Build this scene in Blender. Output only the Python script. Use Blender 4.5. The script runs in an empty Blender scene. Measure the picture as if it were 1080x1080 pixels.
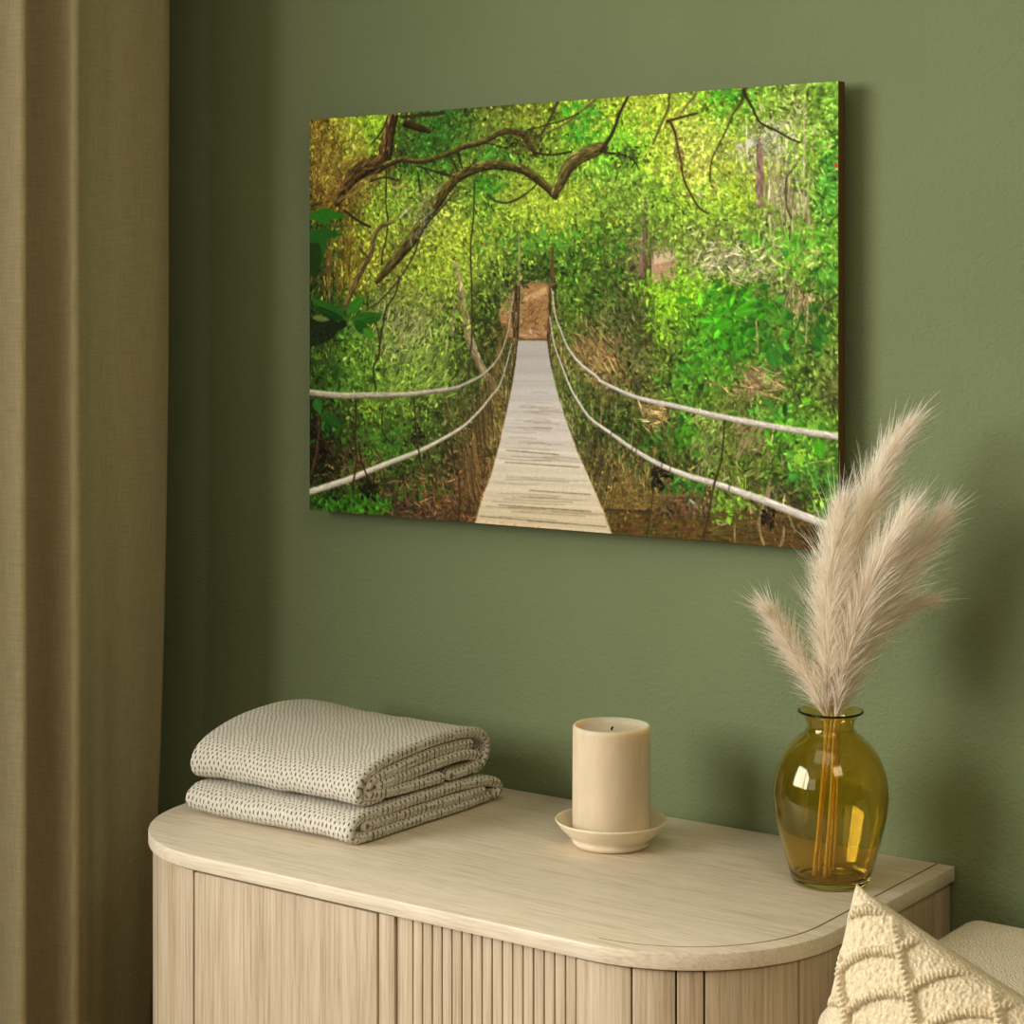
import bpy, bmesh, math, random
import numpy as np
from mathutils import Vector, Matrix, noise

random.seed(3)
SC = bpy.context.scene
COL = SC.collection
TAU = math.tau


# ---------------------------------------------------------------- helpers
def mesh_obj(name, verts, faces, mat=None, parent=None, smooth=True, uv=None):
    """one mesh object; verts are world coordinates, moved into the parent's frame"""
    off = Vector(parent_origin(parent)) if parent else Vector((0, 0, 0))
    me = bpy.data.meshes.new(name)
    v = np.asarray(verts, float) - np.array(off)
    me.from_pydata(v.tolist(), [], faces)
    if uv is not None:
        lay = me.uv_layers.new(name='UVMap')
        idx = np.empty(len(me.loops), np.int32); me.loops.foreach_get('vertex_index', idx)
        lay.data.foreach_set('uv', np.asarray(uv, np.float32)[idx].ravel())
    me.update()
    o = bpy.data.objects.new(name, me)
    COL.objects.link(o)
    if mat:
        me.materials.append(mat)
    if smooth:
        me.polygons.foreach_set('use_smooth', [True] * len(me.polygons))
    if parent:
        o.parent = parent
    return o


ORIG = {}


def parent_origin(p):
    o = Vector((0, 0, 0))
    while p is not None:
        o += p.location
        p = p.parent
    return o


def thing(name, label, cat, loc, group=None):
    o = bpy.data.objects.new(name, None)
    o.empty_display_size = .05
    COL.objects.link(o)
    o.location = loc
    o['label'] = label; o['category'] = cat
    if group:
        o['group'] = group
    return o


def structure(o, cat=None):
    o['kind'] = 'structure'
    return o


def from_bm(name, bm, mat, parent=None, smooth=False):
    bmesh.ops.recalc_face_normals(bm, faces=bm.faces)
    v = [tuple(x.co) for x in bm.verts]
    bm.verts.index_update()
    f = [[x.index for x in fc.verts] for fc in bm.faces]
    bm.free()
    return mesh_obj(name, v, f, mat, parent, smooth)


def box_bm(bm, x0, x1, y0, y1, z0, z1, bevel=0.0, seg=2):
    r = bmesh.ops.create_cube(bm, size=1)
    vs = r['verts']
    for v in vs:
        v.co = Vector(((x0 + x1) / 2 + v.co.x * (x1 - x0), (y0 + y1) / 2 + v.co.y * (y1 - y0), (z0 + z1) / 2 + v.co.z * (z1 - z0)))
    if bevel:
        es = {e for v in vs for e in v.link_edges}
        bmesh.ops.bevel(bm, geom=list(es), offset=bevel, segments=seg, affect='EDGES', profile=.5)
    return bm


def box(name, x0, x1, y0, y1, z0, z1, mat, parent=None, bevel=0.0, seg=2):
    o = from_bm(name, box_bm(bmesh.new(), x0, x1, y0, y1, z0, z1, bevel, seg), mat, parent, smooth=False)
    if bevel:
        o.data.polygons.foreach_set('use_smooth', [True] * len(o.data.polygons))
        auto(o)
    return o


def auto(o, ang=40):
    me = o.data
    me.update()
    bm = bmesh.new(); bm.from_mesh(me)
    for e in bm.edges:
        if len(e.link_faces) == 2 and e.calc_face_angle(0) > math.radians(ang):
            e.smooth = False
    bm.to_mesh(me); bm.free()


def prism(name, outline, z0, z1, mat, parent=None, bevel=0.0, ang=35):
    """vertical prism over a closed plan outline"""
    bm = bmesh.new()
    b = [bm.verts.new((p[0], p[1], z0)) for p in outline]
    t = [bm.verts.new((p[0], p[1], z1)) for p in outline]
    n = len(outline)
    bm.faces.new(b[::-1]); bm.faces.new(t)
    for i in range(n):
        bm.faces.new((b[i], b[(i + 1) % n], t[(i + 1) % n], t[i]))
    bmesh.ops.recalc_face_normals(bm, faces=bm.faces)
    if bevel:
        es = [e for e in bm.edges if len(e.link_faces) == 2 and e.calc_face_angle(0) > math.radians(50)]
        bmesh.ops.bevel(bm, geom=es, offset=bevel, segments=2, affect='EDGES', profile=.5)
    o = from_bm(name, bm, mat, parent, smooth=True)
    auto(o, ang)
    return o


def lathe(name, prof, centre, mat, parent=None, n=96, wob=0.0):
    """surface of revolution about the vertical through centre; prof = [(r, z)]"""
    vs, fs = [], []
    m = len(prof)
    ring = []
    for r, z in prof:
        if r < 1e-6:
            ring.append([len(vs)]); vs.append((centre[0], centre[1], centre[2] + z))
        else:
            k0 = len(vs)
            for i in range(n):
                a = TAU * i / n
                rr = r * (1 + wob * math.sin(3 * a + 1 + z * 30))
                vs.append((centre[0] + rr * math.cos(a), centre[1] + rr * math.sin(a), centre[2] + z))
            ring.append(list(range(k0, k0 + n)))
    for a, b in zip(ring, ring[1:]):
        for i in range(n):
            j = (i + 1) % n
            if len(a) == 1:
                fs.append((a[0], b[j], b[i]))
            elif len(b) == 1:
                fs.append((a[i], a[j], b[0]))
            else:
                fs.append((a[i], a[j], b[j], b[i]))
    return mesh_obj(name, vs, fs, mat, parent)


def crom(P, n=12):
    P = np.array(P, float)
    Q = np.vstack([2 * P[0] - P[1], P, 2 * P[-1] - P[-2]])
    out = []
    for i in range(1, len(Q) - 2):
        t = np.linspace(0, 1, n, endpoint=False)[:, None]
        p0, p1, p2, p3 = Q[i - 1:i + 3]
        out.append(.5 * (2 * p1 + (p2 - p0) * t + (2 * p0 - 5 * p1 + 4 * p2 - p3) * t * t + (3 * p1 - p0 - 3 * p2 + p3) * t ** 3))
    return np.vstack(out + [P[-1:]])


def tube(name, pts, rad, mat, parent=None, n=8):
    pts = np.array(pts, float)
    rad = np.interp(np.linspace(0, 1, len(pts)), np.linspace(0, 1, len(np.atleast_1d(rad))), np.atleast_1d(rad))
    vs, fs = [], []
    T = np.gradient(pts, axis=0); T /= np.linalg.norm(T, axis=1, keepdims=True)
    ref = np.array([.3, .9, .2]); A = np.cross(T, ref); A /= np.linalg.norm(A, axis=1, keepdims=True); B = np.cross(T, A)
    for i in range(len(pts)):
        for k in range(n):
            a = TAU * k / n
            vs.append(pts[i] + rad[i] * (math.cos(a) * A[i] + math.sin(a) * B[i]))
    for i in range(len(pts) - 1):
        for k in range(n):
            fs.append((i * n + k, i * n + (k + 1) % n, (i + 1) * n + (k + 1) % n, (i + 1) * n + k))
    fs.append(tuple(range(n))[::-1]); fs.append(tuple((len(pts) - 1) * n + k for k in range(n)))
    return mesh_obj(name, vs, fs, mat, parent)


def lin(c):
    return tuple(((x / 255) / 12.92 if x / 255 <= .04045 else ((x / 255 + .055) / 1.055) ** 2.4) for x in c)


# ---------------------------------------------------------------- materials
class NT:
    """tiny node-tree builder"""

    def __init__(self, name, rough=.6, spec=.3):
        self.m = bpy.data.materials.new(name); self.m.use_nodes = True
        self.t = self.m.node_tree
        self.b = self.t.nodes['Principled BSDF']; self.out = self.t.nodes['Material Output']
        self.b.inputs['Roughness'].default_value = rough
        self.b.inputs['Specular IOR Level'].default_value = spec

    def n(self, kind, **kw):
        nd = self.t.nodes.new(kind)
        for k, v in kw.items():
            if k in nd.bl_rna.properties and not k.startswith('i_'):
                setattr(nd, k, v)
        return nd

    def l(self, a, b):
        self.t.links.new(a, b)

    def val(self, sock, v):
        if hasattr(v, 'is_output'):
            self.l(v, sock)
        else:
            sock.default_value = v

    def coord(self, scale=(1, 1, 1), kind='Object', rot=(0, 0, 0)):
        tc = self.n('ShaderNodeTexCoord'); mp = self.n('ShaderNodeMapping')
        mp.inputs['Scale'].default_value = scale; mp.inputs['Rotation'].default_value = rot
        self.l(tc.outputs[kind], mp.inputs[0])
        return mp.outputs[0]

    def noise(self, vec, scale, detail=4, rough=.55, dist=0.0):
        nd = self.n('ShaderNodeTexNoise')
        nd.inputs['Scale'].default_value = scale; nd.inputs['Detail'].default_value = detail
        nd.inputs['Roughness'].default_value = rough; nd.inputs['Distortion'].default_value = dist
        self.l(vec, nd.inputs['Vector'])
        return nd.outputs['Fac']

    def voro(self, vec, scale, feature='F1'):
        nd = self.n('ShaderNodeTexVoronoi'); nd.feature = feature
        nd.inputs['Scale'].default_value = scale
        self.l(vec, nd.inputs['Vector'])
        return nd.outputs['Distance']

    def ramp(self, fac, stops):
        nd = self.n('ShaderNodeValToRGB')
        e = nd.color_ramp.elements
        while len(e) < len(stops):
            e.new(.5)
        for q, (p, c) in zip(e, stops):
            q.position = p
            q.color = (c, c, c, 1) if isinstance(c, (int, float)) else (*lin(c), 1)
        self.l(fac, nd.inputs[0])
        return nd.outputs[0]

    def math(self, op, a, b=None, c=None):
        nd = self.n('ShaderNodeMath'); nd.operation = op
        self.val(nd.inputs[0], a)
        if b is not None:
            self.val(nd.inputs[1], b)
        if c is not None:
            self.val(nd.inputs[2], c)
        return nd.outputs[0]

    def mix(self, fac, a, b, mode='MIX'):
        nd = self.n('ShaderNodeMix'); nd.data_type = 'RGBA'; nd.blend_type = mode
        self.val(nd.inputs[0], fac)
        for s, v in ((6, a), (7, b)):
            if isinstance(v, tuple):
                nd.inputs[s].default_value = (*lin(v), 1)
            else:
                self.l(v, nd.inputs[s])
        return nd.outputs[2]

    def color(self, c):
        if isinstance(c, tuple):
            self.b.inputs['Base Color'].default_value = (*lin(c), 1)
        else:
            self.l(c, self.b.inputs['Base Color'])
        return self

    def bump(self, h, strength=.3, dist=.002, prev=None):
        nd = self.n('ShaderNodeBump')
        nd.inputs['Strength'].default_value = strength; nd.inputs['Distance'].default_value = dist
        self.l(h, nd.inputs['Height'])
        if prev is not None:
            self.l(prev, nd.inputs['Normal'])
        self.l(nd.outputs[0], self.b.inputs['Normal'])
        return nd.outputs[0]

    def translucent(self, fac, c):
        tr = self.n('ShaderNodeBsdfTranslucent'); tr.inputs[0].default_value = (*lin(c), 1)
        mx = self.n('ShaderNodeMixShader'); mx.inputs[0].default_value = fac
        self.l(self.b.outputs[0], mx.inputs[1]); self.l(tr.outputs[0], mx.inputs[2])
        self.l(mx.outputs[0], self.out.inputs[0])


def wall_mat(name, c1, c2):
    k = NT(name, .75, .2)
    v = k.coord()
    k.color(k.ramp(k.noise(v, 2.2, 3), [(.3, c1), (.7, c2)]))
    h = k.math('ADD', k.noise(v, 190, 3, .6), k.math('MULTIPLY', k.noise(v, 85, 2), .6))
    k.bump(h, .7, .0026)
    return k.m


def wood_mat(name, along='Z', c=((168, 136, 96), (196, 168, 128), (210, 184, 146)), rough=.5, bump=.15):
    k = NT(name, rough, .3)
    sc = {'Z': (1, 1, .022), 'X': (.05, 1, 1)}[along]
    v = k.coord(sc)
    fine = k.noise(v, 330, 4, .7)
    mid = k.noise(v, 60, 3, .6, .4)
    wide = k.noise(v, 11, 3, .5, .6)
    f = k.math('ADD', k.math('MULTIPLY', fine, .62), k.math('ADD', k.math('MULTIPLY', mid, .23), k.math('MULTIPLY', wide, .15)))
    k.color(k.ramp(f, [(.36, c[0]), (.5, c[1]), (.64, c[2])]))
    k.bump(fine, bump, .0006)
    return k.m


def knit_mat(name, c1, c2, hole, pu=.0125, pv=.0098):
    """open knit: staggered eyelets laid out in metres of cloth (UV)"""
    k = NT(name, .95, .1)
    tc = k.n('ShaderNodeTexCoord')
    nz = k.n('ShaderNodeTexNoise'); nz.inputs['Scale'].default_value = 45; nz.inputs['Detail'].default_value = 2
    k.l(tc.outputs['UV'], nz.inputs['Vector'])
    ad = k.n('ShaderNodeVectorMath'); ad.operation = 'MULTIPLY_ADD'
    k.l(nz.outputs['Color'], ad.inputs[0]); ad.inputs[1].default_value = (.0075, .0075, 0); k.l(tc.outputs['UV'], ad.inputs[2])
    sp = k.n('ShaderNodeSeparateXYZ'); k.l(ad.outputs[0], sp.inputs[0])
    a = k.math('MULTIPLY', sp.outputs[0], TAU / pu); b = k.math('MULTIPLY', sp.outputs[1], TAU / pv)
    g = k.math('ADD', k.math('COSINE', k.math('ADD', a, b)), k.math('COSINE', k.math('SUBTRACT', a, b)))
    v2 = k.coord((1, 1, 1), 'UV')
    f = k.noise(v2, 900, 3, .7)
    # g runs -2..2: squash it to 0..1 first
    sq = k.math('MULTIPLY_ADD', g, .25, .5)
    holes = k.ramp(k.math('ADD', sq, k.math('MULTIPLY', k.math('SUBTRACT', f, .5), .35)), [(.0, 0.0), (.74, 0.0), (.94, .85)])
    base = k.ramp(k.noise(v2, 260, 4, .7), [(.3, c1), (.7, c2)])
    k.color(k.mix(holes, base, hole))
    h = k.math('SUBTRACT', k.math('MULTIPLY', f, .5), k.math('MULTIPLY', holes, 1.3))
    k.bump(h, 1.0, .0034)
    return k.m


M = {}
M['wall'] = wall_mat('sage_plaster', (109, 120, 84), (115, 126, 90))
M['wall_side'] = wall_mat('sage_plaster_side', (113, 124, 84), (119, 130, 90))
M['floor'] = wood_mat('oak_floor', 'X', ((120, 92, 62), (146, 116, 82), (160, 130, 94)))
M['ceiling'] = NT('white_ceiling', .9).color((225, 220, 210)).m
M['trim'] = NT('white_trim', .5).color((225, 220, 208)).m
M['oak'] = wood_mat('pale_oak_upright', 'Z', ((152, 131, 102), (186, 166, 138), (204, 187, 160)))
M['oak_top'] = wood_mat('pale_oak_lengthwise', 'X', ((196, 181, 155), (220, 206, 182), (233, 220, 197)), .5, .12)  # coloured lighter than the upright oak, standing in for light on the top
M['oak_dark'] = NT('shadow_gap_oak', .8).color((122, 88, 48)).m
M['inlay'] = NT('dark_inlay', .7).color((110, 78, 44)).m
M['knit'] = knit_mat('oatmeal_knit', (216, 209, 192), (242, 236, 222), (104, 90, 68), .0088, .0076)
M['ceramic'] = NT('cream_glaze', .28, .45)
kk = M['ceramic']; kk.color(kk.ramp(kk.noise(kk.coord(), 40, 3), [(.3, (222, 206, 176)), (.7, (232, 218, 190))])); kk.bump(kk.noise(kk.coord((1, 1, 3)), 60, 2), .12, .002); M['ceramic'] = kk.m
kk = NT('ivory_wax', .5, .35); kk.color(kk.ramp(kk.noise(kk.coord((1, 1, .25)), 60, 4), [(.3, (206, 188, 158)), (.7, (218, 202, 174))]))
kk.b.inputs['Subsurface Weight'].default_value = .8; kk.b.inputs['Subsurface Radius'].default_value = (1, .55, .25); kk.b.inputs['Subsurface Scale'].default_value = .03
kk.bump(kk.noise(kk.coord((1, 1, .2)), 160, 3), .12, .001); M['wax'] = kk.m
M['wick'] = NT('charred_wick', .9).color((28, 22, 16)).m
M['canvas_edge'] = NT('dark_canvas_edge', .8, .1).color((96, 74, 40)).m


def glass_mat():
    k = NT('amber_glass', .03, .5)
    k.b.inputs['Base Color'].default_value = (*lin((238, 216, 128)), 1)
    k.b.inputs['Transmission Weight'].default_value = 1
    k.b.inputs['IOR'].default_value = 1.45
    return k.m


M['glass'] = glass_mat()


def straw_mat(name, c1, c2, tr=.25):
    k = NT(name, .8, .2)
    k.color(k.ramp(k.noise(k.coord(), 90, 3), [(.3, c1), (.7, c2)]))
    k.translucent(tr, c2)
    return k.m


M['plume'] = straw_mat('pampas_plume', (246, 238, 224), (253, 248, 238), .5)
M['stem'] = straw_mat('dry_stem', (236, 214, 160), (246, 228, 180), .3)


def linen_mat():
    k = NT('linen_curtain_cloth', .9, .1)
    tc = k.coord((1, 1, 1), 'UV')
    wa = k.noise(k.coord((1, .05, 1), 'UV'), 420, 3, .75)
    wb = k.noise(k.coord((.05, 1, 1), 'UV'), 420, 3, .75)
    f = k.math('ADD', k.math('MULTIPLY', wa, .5), k.math('MULTIPLY', wb, .5))
    k.color(k.ramp(f, [(.3, (180, 168, 122)), (.7, (240, 230, 190))]))
    k.bump(f, .6, .0016)
    k.translucent(.40, (214, 190, 132))
    return k.m


M['linen'] = linen_mat()


def boucle_mat(name, c1, c2, scale=190, strength=.9):
    k = NT(name, .95, .08)
    v = k.coord()
    d = k.voro(v, scale)
    f = k.noise(v, scale * 2.2, 3, .7)
    k.color(k.ramp(k.math('ADD', d, k.math('MULTIPLY', f, .4)), [(.2, c2), (.85, c1)]))
    k.bump(k.math('SUBTRACT', k.math('MULTIPLY', f, .5), d), strength, .004)
    return k.m


M['boucle'] = boucle_mat('boucle_upholstery', (206, 192, 162), (234, 222, 196), 420, .5)
M['cable'] = boucle_mat('cable_knit', (214, 198, 164), (234, 221, 192), 260, .4)


def print_mat():
    k = NT('canvas_print', .75, .06)
    at = k.n('ShaderNodeVertexColor'); at.layer_name = 'picture'
    k.l(at.outputs[0], k.b.inputs['Base Color'])
    k.bump(k.noise(k.coord(), 900, 2), .06, .0004)
    return k.m


M['print'] = print_mat()
# ---------------------------------------------------------------- the printed picture (forest with a rope bridge)
PW, PH = 756, 504

def paint_print():
    """Paints the print as an array PH x PW x 3 of display colours; coordinates are read off the
    print in its photographed perspective and mapped to the flat canvas by canvas()."""
    rng = np.random.default_rng(7)
    ZL, ZR = 3.101, 2.571

    def canvas(x, y):
        x = np.asarray(x, float); y = np.asarray(y, float)
        s = (x - 327.0) / 558.0
        iz = (1 - s) / ZL + s / ZR
        u = s / ZR / iz
        v = (325.0 - y) / 2130.0 / iz
        return u * PW, (0.2897 - v) / 0.6 * PH

    base = """335 140 128 98 28;350 200 125 100 28;375 140 160 160 40;395 130 130 185 30;430 150 70 80 35;450 150 45 105 35;480 130 60 110 40;520 120 125 130 40;560 112 150 150 40;600 120 130 170 35;640 110 150 170 40;680 120 185 190 45;720 120 170 195 50;760 110 100 185 35;800 110 125 185 60;840 110 155 165 95;870 110 90 165 50
340 170 128 100 28;380 175 170 150 35;420 170 75 70 30;450 165 55 125 40;500 170 95 125 40;540 160 110 140 45;580 170 120 150 40;620 160 105 180 40;660 160 95 195 35;700 160 185 195 45;740 170 205 195 70;780 160 160 185 75;810 150 125 140 95;850 150 125 160 80;875 160 75 155 60
340 215 105 68 22;370 215 100 75 30;400 210 135 165 40;430 210 135 145 65;470 210 145 155 55;510 205 95 160 40;550 205 160 175 40;590 215 170 185 40;630 210 115 155 50;660 205 130 150 60;700 210 130 185 35;740 205 190 185 70;775 210 160 180 60;800 200 140 125 90;830 210 140 140 95;870 210 75 165 55
340 250 15 85 28;370 260 135 115 30;400 255 160 160 40;440 250 120 110 40;480 250 170 175 40;520 250 150 170 45;560 250 120 165 45;600 250 95 150 40;640 250 85 125 45;680 250 115 120 65;720 245 130 165 55;760 245 130 175 65;800 250 105 155 60;840 250 105 165 50;875 250 105 175 65
340 290 60 65 32;370 290 130 112 30;410 290 135 130 45;450 290 150 170 40;480 285 150 155 38;520 285 90 115 50;560 275 55 85 38;600 280 80 130 35;640 290 78 110 42;680 270 110 95 60;730 275 150 145 75;760 270 140 130 92;800 280 115 125 72;840 280 90 155 50;875 290 85 150 60
340 330 18 66 28;370 330 38 95 28;410 320 105 120 55;450 330 120 125 55;480 330 105 110 45;510 330 65 85 32;560 325 165 120 70;600 320 80 125 38;640 330 75 92 42;670 315 78 88 42;710 310 120 190 25;745 310 75 155 35;780 310 80 150 35;820 320 105 120 65;845 320 135 108 75;875 330 80 135 55
340 370 60 88 32;380 370 80 130 40;420 370 105 128 72;460 370 112 142 66;490 370 68 82 34;520 360 66 78 33;600 360 98 110 43;625 375 135 102 60;660 370 90 95 45;700 370 98 112 45;740 370 60 155 30;780 360 60 148 30;820 370 60 125 38;855 375 85 130 58;880 370 115 150 70
340 408 45 66 28;380 400 78 135 38;420 400 100 145 60;460 400 95 122 52;500 400 74 84 40;600 400 76 106 40;640 395 112 95 50;680 400 95 95 45;720 410 72 145 35;760 400 100 120 50;800 400 135 98 66;840 410 85 135 48;875 410 100 88 50
335 450 26 34 17;360 440 60 80 28;400 450 55 95 32;440 450 78 112 45;480 440 80 85 38;520 450 95 82 40;620 430 72 92 35;660 450 62 80 33;700 440 98 88 45;740 450 65 125 32;780 450 90 112 45;820 440 82 155 38;860 450 75 155 38
340 490 45 38 20;380 490 70 60 28;420 480 50 90 28;460 490 72 78 33;500 490 100 75 45;640 480 95 88 45;680 480 72 78 34;720 480 84 102 40;770 480 88 122 40;810 490 88 125 38;850 490 65 125 52;875 490 90 145 40
340 530 36 68 22;380 530 42 92 22;420 520 75 58 33;460 525 86 60 38;500 530 92 66 35;650 520 118 92 42;690 520 108 86 42;730 520 96 76 45;770 525 90 112 36;810 520 75 70 36;850 530 65 55 30
660 555 98 72 28;720 560 96 70 25;780 565 86 66 30;830 575 70 50 28;884 575 60 45 25"""
    cp = np.array([[float(t) for t in q.split()] for q in base.replace("\n", ";").split(";")])
    cx, cy = canvas(cp[:, 0], cp[:, 1])
    gx, gy = np.meshgrid(np.linspace(0, PW - 1, 126), np.linspace(0, PH - 1, 84))
    d2 = (gx[..., None] - cx) ** 2 + (gy[..., None] - cy) ** 2
    w = np.exp(-d2 / (2 * 21.0 ** 2)) + 1e-9 / (d2 + 1)
    low = (w @ cp[:, 2:]) / w.sum(-1, keepdims=True)

    def resize(a, h, w_):
        yy = np.linspace(0, a.shape[0] - 1.001, h); xx = np.linspace(0, a.shape[1] - 1.001, w_)
        y0 = yy.astype(int); x0 = xx.astype(int); fy = (yy - y0)[:, None, None]; fx = (xx - x0)[None, :, None]
        A = a[y0][:, x0]; B = a[y0][:, x0 + 1]; Cc = a[y0 + 1][:, x0]; D = a[y0 + 1][:, x0 + 1]
        return (A * (1 - fx) + B * fx) * (1 - fy) + (Cc * (1 - fx) + D * fx) * fy

    tone = resize(low, PH, PW)
    img = tone.copy()

    def cloud(n, amp):
        return resize(rng.normal(0, amp, (max(3, int(n * PH / PW)), n, 1)), PH, PW)
    img *= np.exp(cloud(40, .12) + cloud(110, .18) + cloud(260, .2) - .08)

    def stamps(n, pick, length, width, colour, alpha=.9, angle=None, win=8):
        """n little leaf-shaped dabs; pick() gives positions, colour(c, n) jitters the local tone"""
        k = np.arange(-win, win + 1)
        for b in range(0, n, 500):
            m = min(500, n - b)
            px, py = pick(m)
            th = rng.uniform(0, np.pi, m) if angle is None else rng.normal(angle[0], angle[1], m)
            L = length * rng.lognormal(0, .35, m); Wd = width * rng.lognormal(0, .3, m)
            ix = np.clip(px.astype(int), 0, PW - 1); iy = np.clip(py.astype(int), 0, PH - 1)
            col = colour(tone[iy, ix], m)
            X = k[None, None, :] - (px - ix)[:, None, None]; Y = k[None, :, None] - (py - iy)[:, None, None]
            c_, s_ = np.cos(th)[:, None, None], np.sin(th)[:, None, None]
            a_ = (X * c_ + Y * s_) / L[:, None, None]; b_ = (-X * s_ + Y * c_) / Wd[:, None, None]
            r = a_ ** 2 + np.abs(b_) * (1 + .6 * a_ ** 2)
            mk = np.clip((1.15 - r) * 2.2, 0, 1) * alpha
            yy = iy[:, None, None] + k[None, :, None] + 0 * k[None, None, :]
            xx = ix[:, None, None] + k[None, None, :] + 0 * k[None, :, None]
            ok = (yy >= 0) & (yy < PH) & (xx >= 0) & (xx < PW) & (mk > .02)
            cc = np.broadcast_to((col * 1.0)[:, None, None, :], mk.shape + (3,))
            shade = (1 + .22 * np.clip(b_, -1, 1))[..., None]
            yy, xx, mm, cc = yy[ok], xx[ok], mk[ok][:, None], (cc * shade)[ok]
            img[yy, xx] = img[yy, xx] * (1 - mm) + cc * mm

    def anywhere(m):
        return rng.uniform(0, PW, m), rng.uniform(0, PH, m)

    def zone(x0, x1, y0, y1):
        def f(m):
            return canvas(rng.uniform(x0, x1, m), rng.uniform(y0, y1, m))
        return f

    def blob(x, y, rx, ry):
        def f(m):
            return canvas(x + rng.normal(0, rx, m), y + rng.normal(0, ry, m))
        return f

    def jit(sig, hue=14, gain=1.0):
        def f(c, m):
            return c * gain * np.exp(rng.normal(0, sig, (m, 1))) + rng.normal(0, hue, (m, 3)) * np.array([1, .7, .6])
        return f

    def fixed(rgb, sig=.18):
        def f(c, m):
            return np.array(rgb, float) * np.exp(rng.normal(0, sig, (m, 1))) + rng.normal(0, 7, (m, 3))
        return f
    stamps(5000, anywhere, 6, 2.6, jit(.26, 11, .8))
    stamps(9000, anywhere, 4.4, 1.7, jit(.25, 11, 1.0))
    stamps(12000, anywhere, 2.8, 1.2, jit(.27, 11, 1.1))
    stamps(4000, anywhere, 2.2, .9, jit(.22, 10, 1.5))
    stamps(2600, anywhere, 3.0, 1.1, jit(.2, 6, .5))
    # bright sunlit sprays
    for (x, y, rx, ry, n, c) in [(690, 130, 45, 28, 700, (200, 205, 50)), (735, 160, 20, 25, 350, (222, 205, 80)), (590, 215, 30, 22, 500, (190, 195, 45)),
                                 (470, 275, 26, 22, 500, (180, 190, 45)), (400, 130, 14, 10, 160, (150, 205, 35)), (655, 150, 18, 14, 260, (100, 210, 35)),
                                 (715, 302, 20, 7, 220, (135, 210, 20)), (700, 330, 8, 22, 140, (130, 200, 25)), (780, 180, 18, 22, 220, (190, 200, 40)),
                                 (785, 205, 12, 10, 140, (185, 205, 35)), (385, 285, 18, 22, 160, (190, 180, 45)), (545, 285, 12, 8, 90, (150, 175, 50)),
                                 (845, 160, 10, 14, 150, (135, 200, 30)), (815, 180, 7, 9, 90, (195, 195, 25)), (475, 345, 14, 14, 140, (120, 165, 60)),
                                 (365, 150, 16, 22, 220, (185, 165, 45)), (560, 205, 22, 14, 260, (170, 180, 45)), (850, 265, 22, 14, 200, (95, 190, 40)),
                                 (660, 215, 26, 16, 200, (120, 170, 50)), (745, 215, 22, 14, 200, (150, 200, 40)), (420, 215, 20, 20, 260, (150, 185, 40)),
                                 (395, 430, 12, 8, 60, (150, 150, 40)), (845, 485, 9, 9, 90, (125, 200, 40)), (870, 535, 8, 12, 90, (120, 190, 40)),
                                 (765, 535, 16, 9, 90, (120, 190, 35)), (830, 140, 28, 18, 160, (205, 210, 150)), (820, 270, 30, 16, 130, (190, 195, 140))]:
        stamps(n, blob(x, y, rx, ry), 3.6, 1.5, fixed(c, .2))
    # deep green leaf groups on the right bank and by the left edge
    for (x, y, rx, ry, n, c, L) in [(800, 318, 28, 10, 60, (22, 140, 22), 7), (815, 335, 18, 12, 50, (18, 130, 28), 7.5), (765, 338, 16, 10, 45, (28, 160, 18), 7.5),
                                    (752, 312, 16, 6, 40, (35, 165, 18), 6), (775, 365, 18, 10, 40, (20, 130, 25), 6.5), (815, 378, 8, 10, 30, (22, 135, 30), 8),
                                    (750, 375, 16, 12, 50, (45, 165, 28), 6), (740, 400, 20, 10, 50, (50, 150, 30), 6), (860, 345, 9, 14, 30, (15, 100, 38), 7),
                                    (870, 295, 9, 9, 30, (25, 140, 35), 6), (875, 190, 7, 20, 60, (35, 165, 45), 5), (810, 440, 14, 10, 50, (40, 155, 40), 6),
                                    (835, 255, 22, 8, 60, (60, 180, 35), 6), (770, 100, 10, 8, 50, (30, 155, 30), 5), (470, 125, 16, 8, 70, (25, 110, 38), 5),
                                    (445, 150, 16, 12, 90, (30, 115, 40), 5), (520, 163, 18, 6, 60, (30, 135, 30), 5), (515, 193, 9, 7, 40, (30, 145, 30), 5),
                                    (440, 180, 16, 6, 50, (60, 135, 30), 5), (615, 130, 10, 12, 70, (25, 165, 35), 5), (565, 258, 26, 8, 80, (50, 150, 40), 5),
                                    (400, 470, 14, 12, 80, (40, 120, 25), 6), (385, 532, 24, 6, 70, (30, 120, 18), 6), (345, 532, 10, 5, 30, (25, 110, 20), 6),
                                    (350, 400, 14, 12, 60, (35, 110, 25), 6), (345, 445, 8, 8, 30, (18, 95, 25), 7), (455, 520, 20, 6, 30, (40, 110, 25), 5),
                                    (640, 270, 24, 30, 90, (40, 130, 30), 4), (690, 460, 14, 14, 60, (40, 115, 40), 5), (725, 512, 12, 8, 50, (25, 120, 35), 5),
                                    (855, 500, 16, 12, 60, (35, 130, 70), 6), (825, 455, 10, 6, 40, (60, 170, 30), 6), (725, 455, 8, 10, 40, (40, 150, 25), 6)]:
        stamps(n, blob(x, y, rx, ry), L, L * .42, fixed(c, .2), win=13)
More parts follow.
